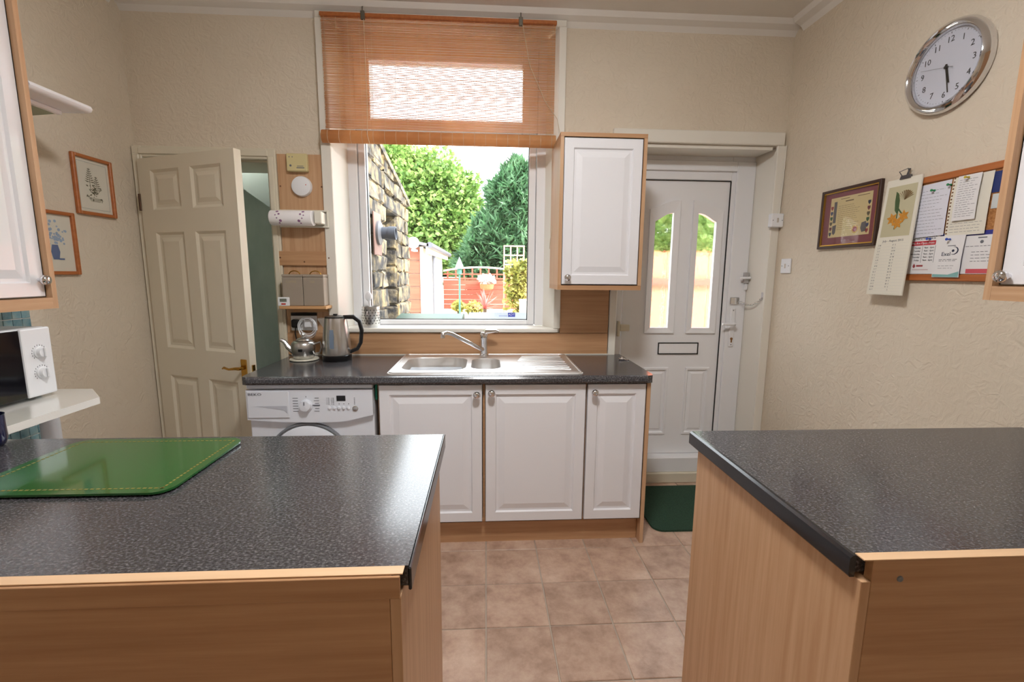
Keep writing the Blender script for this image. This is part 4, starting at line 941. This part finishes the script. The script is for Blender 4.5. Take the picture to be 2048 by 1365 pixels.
# switches by the garden door
sw = thing('light_switch', 'white surface box light switch at the head of the cable run', 'switch', (1.765, 2.745, 1.69))
part(sw, 'back_box', B().box(1.712, 1.788, 2.715, 2.751, 1.695, 1.775, .004), m_white)
part(sw, 'rocker', B().box(1.744, 1.756, 2.711, 2.715, 1.722, 1.748, .002), mat('rocker_ivory', C(206, 198, 190), .4))
b = B().lathe([(.003, 0), (.003, .001)], (1.722, 2.715, 1.735), (0, -1, 0), 8).lathe([(.003, 0), (.003, .001)], (1.778, 2.715, 1.735), (0, -1, 0), 8); part(sw, 'screws', b, m_grey)
part(sw, 'cable', B().tube([(1.775, 2.746, 1.775), (1.78, 2.745, 1.95), (1.782, 2.745, 2.17)], .0035, 6), m_paint)
sw = thing('light_switch', 'white flush light switch on the clock wall paper', 'switch', (1.785, 2.65, 1.42))
part(sw, 'face_plate', B().box(-.043, .043, -.043, .043, .0005, .010, .003).tf(RW(2.65, 1.463)), m_white)
part(sw, 'rocker', B().box(-.006, .006, -.013, .013, .010, .014, .002).tf(RW(2.65, 1.463)), mat('rocker_ivory', C(206, 198, 190), .4))
b = B().lathe([(.003, .010), (.003, .011)], (-.03, 0, 0), (0, 0, 1), 8).lathe([(.003, .010), (.003, .011)], (.03, 0, 0), (0, 0, 1), 8).tf(RW(2.65, 1.463)); part(sw, 'screws', b, m_grey)

# ------------------------------------------------------------------ left wall prints
def print_frame(label, y0, y1, z0, z1, kind):
    t = thing('framed_print', label, 'framed print', (-1.949, (y0+y1)/2, z0))
    w_, h_ = y1-y0, z1-z0; q = LW(y0, z0)
    b = B()
    for a0, a1, c0, c1 in ((0, .016, 0, h_), (w_-.016, w_, 0, h_), (.016, w_-.016, 0, .016), (.016, w_-.016, h_-.016, h_)): b.box(a0, a1, c0, c1, .0005, .018, .003)
    part(t, 'frame', b.tf(q), m_pine)
    pp = part(t, 'print', B().rect(.014, w_-.014, .014, h_-.014, .003, .002).tf(q), m_papercr)
    if kind == 'herb':
        part(pp, 'border_line', ring(B(), .03, w_-.03, .03, h_-.03, .0015, .0051, .0054, 0).tf(lambda u, d, v: q(u, v, d)), mat('border_grey', C(150, 160, 160), .7))
        random.seed(3); b = B()
        for k in range(46):
            cx = w_/2+random.gauss(0, .022); cy = h_*.42+random.gauss(0, .018); a = random.random()*6.3; L = random.uniform(.008, .016)
            b.flat([(cx, cy), (cx+L*.5*math.cos(a+.5), cy+L*.5*math.sin(a+.5)), (cx+L*math.cos(a), cy+L*math.sin(a)), (cx+L*.5*math.cos(a-.5), cy+L*.5*math.sin(a-.5))], .0052+.00002*k, .0002)
        for sx, top in ((-.02, .8), (.018, .68)):
            b.rect(w_/2+sx-.0008, w_/2+sx+.0008, h_*.42, h_*top, .0052)
            for k in range(7):
                v = h_*(top-.02-.035*k); s_ = .004+.0018*k
                b.flat([(w_/2+sx, v), (w_/2+sx-s_*2, v+.004), (w_/2+sx-s_, v-.003)], .0053).flat([(w_/2+sx, v), (w_/2+sx+s_*2, v+.004), (w_/2+sx+s_, v-.003)], .0053)
        for k in range(5): b.rect(w_/2-.04+.004*k, w_/2+.042-.003*k, h_*.30-.004*k, h_*.30-.004*k+.0012, .0052)
        part(pp, 'plant_drawing', b.tf(q), mat('herb_ink', C(108, 106, 84), .8))
    else:
        random.seed(5); b = B(); cx0 = w_*.52
        for k in range(40):
            cx = cx0+random.gauss(0, .022); cy = h_*.60+random.gauss(0, .03); b.disc(cx, cy, random.uniform(.004, .008), .0052+.00002*k, .0002, n=7)
        part(pp, 'flower_drawing', b.tf(q), mat('pale_blue_ink', C(160, 182, 208), .8))
        b = B().flat([(cx0-.014, h_*.47), (cx0+.014, h_*.47), (cx0+.022, h_*.36), (cx0+.014, h_*.24), (cx0-.014, h_*.24), (cx0-.022, h_*.36)], .0062, .0003).rect(cx0+.014, cx0+.04, h_*.235, h_*.26, .0062)
        part(pp, 'vase_drawing', b.tf(q), mat('vase_blue_ink', C(96, 116, 160), .8))
    part(t, 'glass', B().rect(.016, w_-.016, .016, h_-.016, .009, .001).tf(q), m_glass)
print_frame('pine framed print of a green potted herb', 2.345, 2.575, 1.672, 1.955, 'herb')
print_frame('pine framed print of a blue flower vase', 2.09, 2.318, 1.382, 1.668, 'vase')

# doormat
dm = B().flat(rrect(.925, 1.62, 2.275, 2.80, .06, 6), .0005, .011)
solo('doormat', dm, mat('green_carpet_mat', C(36, 66, 50), .95, cols=[C(26, 52, 38), C(48, 82, 62)], scale=220, bump=.6, bscale=300), 'dark green doormat with rounded corners inside the garden door', 'doormat')

# fill lamp added out of view to brighten the room
for (x, y), lab in (((.1, .95), 'added round fill lamp on the ceiling above the peninsulas'),):
    t = thing('ceiling_fill_lamp', lab, 'lamp', (x, y, 2.75))
    part(t, 'base', B().lathe([(.20, 0), (.20, .02)], (x, y, 2.819), (0, 0, 1), 32), m_white, 40)
    part(t, 'diffuser', B().lathe([(0, 0), (.10, .004), (.17, .02), (.19, .045), (.19, .0495)], (x, y, 2.769), (0, 0, 1), 32), mat('fill_diffuser', C(255, 250, 240), .5, emit=FILL_LAMP, ecol=(1, .985, .97, 1)), 60)

# ------------------------------------------------------------------ garden
def gz(y): return .0 + max(0, (y-4.5))*.098
b = B()
ys = [3.07, 4.5, 11, 40]
for a, c in zip(ys, ys[1:]): b.face([(-25, a, gz(a)-.1), (25, a, gz(a)-.1), (25, c, gz(c)-.1), (-25, c, gz(c)-.1)])
solo('ground', b, mat('pale_paving', C(208, 202, 188), .8, cols=[C(190, 186, 170), C(222, 216, 202)], scale=2), 'pale paved garden ground rising away from the house', 'ground', kind='structure')
# stone outbuilding on the left
m_stone = mat('weathered_sandstone', C(150, 130, 95), .9, rnd=True, cols=[C(34, 34, 38), C(92, 84, 70), C(140, 122, 88)], scale=9, detail=8, range=(.38, .62), tint=(.55, 1.1), bump=.5, bscale=30, bd=.02)
ob = thing('stone_outbuilding', 'weathered sandstone outbuilding wing with sloping verge outside window', 'building', (-1.3, 4.6, 0))
m_mort = mat('lime_mortar', C(92, 88, 80), .9)
def verge(y): return 2.60 - (y-4.19)*.196
b = B()
b.prism([(3.12, -.06), (4.5, -.06), (4.5, verge(4.5)-.1), (3.12, verge(3.12)-.1)], 'x', -1.05, -.99)
b.prism([(5.05, -.06), (5.8, -.06), (5.8, verge(5.8)-.1), (5.05, verge(5.05)-.1)], 'x', -1.4, -.99)
b.prism([(4.5, 2.18), (5.05, 2.12), (5.05, verge(5.05)-.1), (4.5, verge(4.5)-.1)], 'x', -1.05, -.99)
b.box(-1.4, -1.34, 4.4, 5.1, -.06, 2.2)
part(ob, 'mortar_core', b, m_mort)
random.seed(11)
def stone(x0, x1, y0, y1, z0, z1):
    b = B().box(x0, x1, y0, y1, z0, z1, .012)
    for v in b.bm.verts: v.co += Vector((random.uniform(-.012, .016), random.uniform(-.012, .012), random.uniform(-.012, .012)))
    part(ob, 'stone', b, m_stone)
z_ = .45
while z_ < 2.7:
    h_ = random.uniform(.13, .2); y_ = 3.14 + random.uniform(-.15, 0)
    while y_ < 5.8:
        L = random.uniform(.22, .44); ya, yb = max(y_, 3.14), min(y_+L, 5.8)
        for sa, sb_ in ((3.14, 4.5), (5.05, 5.8), (4.5, 5.05)):
            a, c = max(ya, sa), min(yb, sb_)
            if c-a < .06: continue
            if sa == 4.5 and z_ < 2.16: continue
            zt = min(z_+h_-.014, verge((a+c)/2)-.06)
            if zt-z_ > .05: stone(-.995, -.95, a+.007, c-.007, z_, zt)
        y_ += L
    z_ += h_
z_ = .45
while z_ < 2.05:                                       # jamb stones facing the house
    h_ = random.uniform(.16, .26); stone(-1.33, -.965, 5.02, 5.049, z_, min(z_+h_-.014, 2.1)); z_ += h_
part(ob, 'lintel', B().box(-1.12, -.93, 4.42, 5.12, 2.0, 2.13, .015), m_stone)
b = B()
for a, c in ((3.12, 4.2), (4.2, 5.0), (5.0, 5.86)): b.prism([(a, verge(a)-.06), (c-.015, verge(c)-.06), (c-.015, verge(c)), (a, verge(a))], 'x', -1.06, -.935)
part(ob, 'verge_coping', b, m_stone)
fl = thing('boiler_flue', 'grey round boiler flue sticking out of the stone wall', 'flue', (-.9, 3.98, 1.60))
part(fl, 'wall_plate', B().box(-.923, -.910, 3.86, 4.12, 1.55, 1.90, .004), mat('terracotta_plate', C(120, 92, 84), .7))
part(fl, 'collar', B().lathe([(.10, 0), (.10, .02), (.07, .035)], (-.9095, 3.99, 1.735), (1, 0, 0), 24), mat('flue_collar', C(84, 86, 92), .5), 40)
part(fl, 'pipe', B().lathe([(.05, 0), (.05, .07), (.056, .07), (.056, .13), (.045, .13), (.04, .06)], (-.89, 3.99, 1.735), (1, 0, 0), 24), mat('flue_grey', C(56, 62, 74), .5), 40)
# shed
shd = thing('garden_shed', 'long low garden shed with brown boarded front and white side', 'shed', (-1.8, 8.8, .2))
m_brown = wood('red_brown_stain', C(124, 72, 54), C(146, 88, 66), 'x', rough=.7)
part(shd, 'side_wall', B().box(-2.6, -1.0, 7.12, 10.6, .1, 1.80), mat('white_render', C(232, 226, 214), .8))
k = 0; z_ = .2
while z_ < 1.78: part(shd, 'front_board', B().box(-2.6, -1.0, 7.09, 7.118, z_, min(z_+.192, 1.80), .004), m_brown); z_ += .2
part(shd, 'corner_post', B().box(-1.0, -.95, 7.08, 7.14, .1, 1.80), mat('pale_post', C(222, 206, 186), .7))
part(shd, 'roof', B().prism([(-2.75, 2.15), (-.86, 1.80), (-.86, 1.84), (-2.75, 2.20)], 'y', 6.98, 10.75), mat('grey_felt', C(110, 108, 116), .9))
part(shd, 'gutter', B().tube([(-.84, 6.98, 1.82), (-.84, 10.75, 1.82)], .045, 10), mat('gutter_grey', C(96, 98, 108), .5), True)
part(shd, 'fascia', B().box(-.90, -.875, 7.0, 10.7, 1.70, 1.80), mat('pale_post', C(222, 206, 186), .7))
part(shd, 'downpipe', B().tube([(-.93, 8.3, 1.75), (-.93, 8.3, .62)], .03, 8), mat('gutter_grey', C(96, 98, 108), .5), True)
gl = thing('globe_lamp', 'white globe lamp on the shed corner', 'lamp', (-1.05, 7.0, 1.80))
part(gl, 'globe', B().ball((-1.06, 6.86, 1.84), .085), m_white, True); part(gl, 'bracket', B().box(-1.09, -1.03, 6.84, 7.085, 1.72, 1.75, .004), m_white)
# wheelie bins under the window
for x, y, lab, m in ((-.52, 4.35, 'dark green wheelie bin beside the stone wall', mat('bin_green', C(40, 74, 66), .4)), (.13, 4.5, 'black wheelie bin beside the green one', mat('bin_black', C(58, 62, 70), .35))):
    t = thing('wheelie_bin', lab, 'bin', (x, y, -.1))
    part(t, 'body', B().prism([(x-.22, -.09), (x+.22, -.09), (x+.28, .93), (x-.28, .93)], 'y', y-.26, y+.28), m)
    part(t, 'lid', B().prism([(y-.32, .935), (y-.30, .985), (y+.1, 1.015), (y+.32, .99), (y+.34, .935)], 'x', x-.30, x+.30), m)
    part(t, 'handle', B().tube([(x-.2, y+.34, .96), (x-.2, y+.40, .97), (x+.2, y+.40, .97), (x+.2, y+.34, .96)], .016, 8), m, True)
# red fence with arched trellis top
m_fence = wood('red_fence_stain', C(158, 64, 50), C(182, 84, 66), 'x', rough=.75)
FYY = 11.0
for n_f, (xa, xb) in enumerate(((-1.06, .80), (.86, 2.72), (-2.98, -1.12))):
    t = thing('fence_panel', ('red stained fence panel with arched trellis top beside the shed', 'red stained fence panel behind the yellow climber', 'red stained fence panel hidden behind the shed')[n_f], 'fence', ((xa+xb)/2, FYY, .5), 'red fence panels at the garden end')
    for k in range(6): part(t, 'slat', B().box(xa+.05, xb-.05, FYY-.012-.004*(k % 2), FYY+.012, .56+k*.115, .56+k*.115+.108, .004), m_fence)
    part(t, 'rail', B().box(xa+.05, xb-.05, FYY-.02, FYY+.02, 1.26, 1.30, .003), m_fence); part(t, 'rail', B().box(xa+.05, xb-.05, FYY-.02, FYY+.02, 1.37, 1.40, .003), m_fence)
    def az(x): return 1.43 + .10*(1-((x-(xa+xb)/2)/((xb-xa)/2))**2)
    for k in range(9):
        x = xa+.05+(xb-xa-.1)*(k+.5)/9; part(t, 'trellis_slat', B().box(x-.018, x+.018, FYY-.012, FYY+.012, 1.30, az(x), .003), m_fence)
    pts = [(xa+.05+(xb-xa-.1)*k/16, az(xa+.05+(xb-xa-.1)*k/16)) for k in range(17)]
    part(t, 'arched_rail', B().prism([(x, z) for x, z in pts]+[(x, z+.04) for x, z in pts[::-1]], 'y', FYY-.025, FYY+.025), mat('pale_rail', C(226, 200, 186), .7))
    for x in ((xb,) if n_f < 2 else (xa, xb)): part(t, 'post', B().box(x-.05, x+.05, FYY-.05, FYY+.05, .4, 1.50, .006), m_fence)
# side fence seen through the garden door panes
t = thing('boarded_fence', 'orange red boarded fence seen through the garden door panes', 'fence', (2.3, 4.75, 0))
for k in range(16): part(t, 'board', B().box(1.15+k*.15, 1.293+k*.15, 4.74+.006*(k % 2), 4.765, -.05, 1.64, .004), mat('orange_fence_stain', C(206, 112, 84), .8))
part(t, 'rail', B().box(1.15, 3.55, 4.70, 4.738, .4, .47), m_fence); part(t, 'rail', B().box(1.15, 3.55, 4.70, 4.738, 1.3, 1.37), m_fence)

def foliage(n, pick, size, seed, long=1.4, droop=0, wid=.36):
    rnd = random.Random(seed); vs_ = []; fs = []
    for k in range(n):
        c, out = pick(rnd); s_ = size*rnd.uniform(.6, 1.3)
        a = Vector((rnd.gauss(0, 1), rnd.gauss(0, 1), rnd.gauss(0, .6)-droop)) + out*1.2; a.normalize()
        q = a.orthogonal(); q.rotate(Matrix.Rotation(rnd.random()*6.28, 3, a)); q = q*s_*wid
        a = a*s_*long*.5
        i = len(vs_); vs_ += [c-a, c+q, c+a, c-q]; fs.append((i, i+1, i+2, i+3))
    me = bpy.data.meshes.new('leaves'); me.from_pydata([tuple(v) for v in vs_], [], fs)
    return me
def leaf_part(parent, name, me, m, label=None):
    me.materials.append(m); o = bpy.data.objects.new(name, me); COL.objects.link(o); o.parent = parent
    me.transform(Matrix.Translation(-Vector(parent.location))); o['kind'] = 'stuff'
    return o
def blobs(cs, shell=.55):
    tot = [r[3]*r[4]*r[5] for r in cs]
    def pick(rnd):
        c = rnd.choices(cs, [t**.7 for t in tot])[0]
        d = Vector((rnd.gauss(0, 1), rnd.gauss(0, 1), rnd.gauss(0, 1))).normalized(); f = rnd.uniform(shell, 1.0)
        lump = 1 + .16*math.sin(5*d.x+c[0]*3)*math.sin(5*d.z+c[2])
        return Vector((c[0]+d.x*c[3]*f*lump, c[1]+d.y*c[4]*f*lump, c[2]+d.z*c[5]*f*lump)), d
    return pick
m_leafA = leafmat('broad_leaf', [C(70, 104, 44), C(116, 148, 74), C(160, 182, 108)])
m_leafB = leafmat('conifer_leaf', [C(36, 70, 42), C(68, 108, 70), C(104, 142, 104)])
m_leafY = leafmat('yellow_leaf', [C(110, 118, 48), C(160, 156, 80), C(190, 180, 110)])
m_bark = mat('bark', C(86, 70, 54), .9, cols=[C(60, 48, 38), C(106, 88, 70)], scale=12)
def tree(label, x, y, cs, n, size, m, seed, h, long=1.4, droop=0, shell=.55, wid=.36):
    t = thing('tree', label, 'tree', (x, y, gz(y)-.1))
    part(t, 'trunk', B().tube([(x, y, gz(y)-.1), (x+.1, y, h*.5), (x-.05, y, h)], [.22, .16, .08], 8), m_bark, True)
    leaf_part(t, 'foliage', foliage(n, blobs(cs, shell), size, seed, long, droop, wid), m)
tree('large broadleaf tree with pale sunlit leaves behind the shed', -2.4, 16.0, [(-2.5, 16.0, 3.9, 2.1, 1.5, 1.7), (-1.5, 15.8, 2.8, 1.6, 1.3, 1.5), (-3.5, 16.0, 4.6, 1.9, 1.5, 1.6), (-1.1, 15.8, 4.0, 1.1, 1.0, 1.0), (-2.1, 15.8, 2.1, 1.7, 1.2, 1.0), (-4.8, 16.0, 3.4, 1.9, 1.5, 2.2)], 36000, .125, m_leafA, 1, 4)
tree('dark green conifer standing behind the red fence', .8, 12.9, [(.8, 12.9, 2.1, 1.2, .9, 1.3), (.75, 12.9, 3.3, .75, .7, 1.0), (.9, 12.9, 3.9, .45, .45, .65), (-.1, 13.0, 1.7, .75, .8, .9), (2.0, 13.0, 2.2, 1.1, .9, 1.5)], 42000, .13, m_leafB, 2, 3.4, 2.8, -.5, .5, .2)
tree('dense hedge like evergreen filling the gap above the fence', -.3, 19.0, [(-.3, 19.0, 2.2, 2.8, .9, 1.7), (-3.0, 19.0, 2.0, 2.1, .9, 1.7), (2.6, 19.0, 2.0, 2.1, .9, 1.7)], 12000, .22, m_leafB, 3, 2.2, 1.6)
tree('leafy tree above the orange side fence', 3.2, 6.3, [(2.6, 6.2, 2.1, .8, .6, .7), (3.4, 6.4, 2.4, .9, .7, .9)], 5000, .12, m_leafA, 4, 2.2)
# trellis and climber
tr = thing('garden_trellis', 'pale wooden square trellis standing above the yellow climber', 'trellis', (.62, 10.2, .55))
m_tr = mat('pale_trellis', C(214, 172, 140), .7)
for k in range(4): part(tr, 'upright', B().box(.385+k*.145, .415+k*.145, 10.19, 10.21, .5, 2.02, .003), m_tr)
for k in range(6): part(tr, 'crossbar', B().box(.385, .85, 10.17, 10.189, 1.99-k*.2, 2.02-k*.2, .003), m_tr)
cbm = thing('yellow_climber', 'yellow leaved climber growing over the trellis foot', 'shrub', (.7, 9.7, .5))
part(cbm, 'stem', B().tube([(.7, 9.72, .40), (.66, 9.72, 1.0), (.72, 9.72, 1.6)], [.03, .02, .01], 6), m_bark)
leaf_part(cbm, 'foliage', foliage(2600, blobs([(.72, 9.72, 1.32, .36, .2, .42), (.78, 9.72, .9, .42, .22, .4), (.95, 9.72, 1.45, .25, .2, .3)], .2), .075, 9), m_leafY)
for x, y, r_, lab, sd_ in ((-.62, 10.2, .15, 'small yellow green shrub at the shed end', 21), (.64, 8.4, .2, 'low yellow green shrub beside the spiky plant', 22), (-.25, 9.9, .22, 'low pale shrub in front of the fence', 23)):
    t = thing('garden_shrub', lab, 'shrub', (x, y, gz(y)-.1))
    part(t, 'stem', B().tube([(x, y, gz(y)-.1), (x, y, gz(y)+.15)], .02, 6), m_bark)
    leaf_part(t, 'foliage', foliage(700, blobs([(x, y, gz(y)+.12, r_, r_, r_*.8)], .2), .06, sd_), m_leafY)
# spiky red cordyline
cd = thing('spiky_plant', 'spiky red leaved plant in front of the red fence', 'plant', (-.02, 8.9, gz(8.9)-.1))
part(cd, 'stem', B().tube([(-.02, 8.9, gz(8.9)-.1), (-.02, 8.9, .72)], .035, 8), m_bark)
b = B(); rnd = random.Random(4)
for k in range(46):
    a = rnd.random()*2*PI; el = rnd.uniform(-.1, 1.4); L = rnd.uniform(.35, .5); d = Vector((math.cos(a)*math.cos(el), math.sin(a)*math.cos(el), math.sin(el))); sdv = d.cross(Vector((0, 0, 1))).normalized()*.014
    o0 = Vector((-.02, 8.9, .72)); m1 = o0+d*L*.55; e = o0+d*L+Vector((0, 0, -.05))
    b.face([o0-sdv, o0+sdv, m1+sdv]); b.face([o0-sdv, m1+sdv, m1-sdv]); b.face([m1-sdv, m1+sdv, e])
part(cd, 'blades', b, mat('red_blade', C(196, 110, 104), .5))
# hanging basket house and bird feeder
bf = thing('bird_feeder', 'green topped bird feeder on a post in front of fence', 'bird feeder', (-.55, 9.6, .5))
part(bf, 'post', B().tube([(-.55, 9.6, .4), (-.55, 9.6, 1.40)], .02, 8), mat('feeder_green', C(60, 110, 100), .6))
part(bf, 'roof', B().lathe([(.10, 0), (.06, .10), (.0, .24)], (-.55, 9.6, 1.50), (0, 0, 1), 12), mat('feeder_roof', C(176, 206, 196), .5))
part(bf, 'seed_tube', B().lathe([(.05, 0), (.05, .12)], (-.55, 9.6, 1.385), (0, 0, 1), 12), mat('feeder_green', C(60, 110, 100), .6))
hb = thing('planter_basket', 'white flower basket in terracotta pot hung on the fence', 'planter', (.02, 10.8, 1.05))
part(hb, 'pot', B().lathe([(.10, 0), (.15, .03), (.17, .14), (.0, .14)], (.02, 10.75, 1.02), (0, 0, 1), 16), mat('terracotta', C(206, 112, 74), .8))
leaf_part(hb, 'blossom', foliage(500, blobs([(.02, 10.75, 1.27, .22, .18, .13)], .2), .06, 31), mat('white_blossom', C(240, 236, 230), .7))
wb = thing('white_planter_box', 'white square box standing below the yellow climber', 'box', (.80, 9.2, .34))
part(wb, 'box', B().box(.68, .92, 9.1, 9.3, .55, .86, .006), m_white); part(wb, 'rim', B().box(.67, .93, 9.09, 9.31, .86, .89, .004), m_white)
part(wb, 'stand', B().box(.74, .86, 9.15, 9.25, .34, .55, .004), m_white)
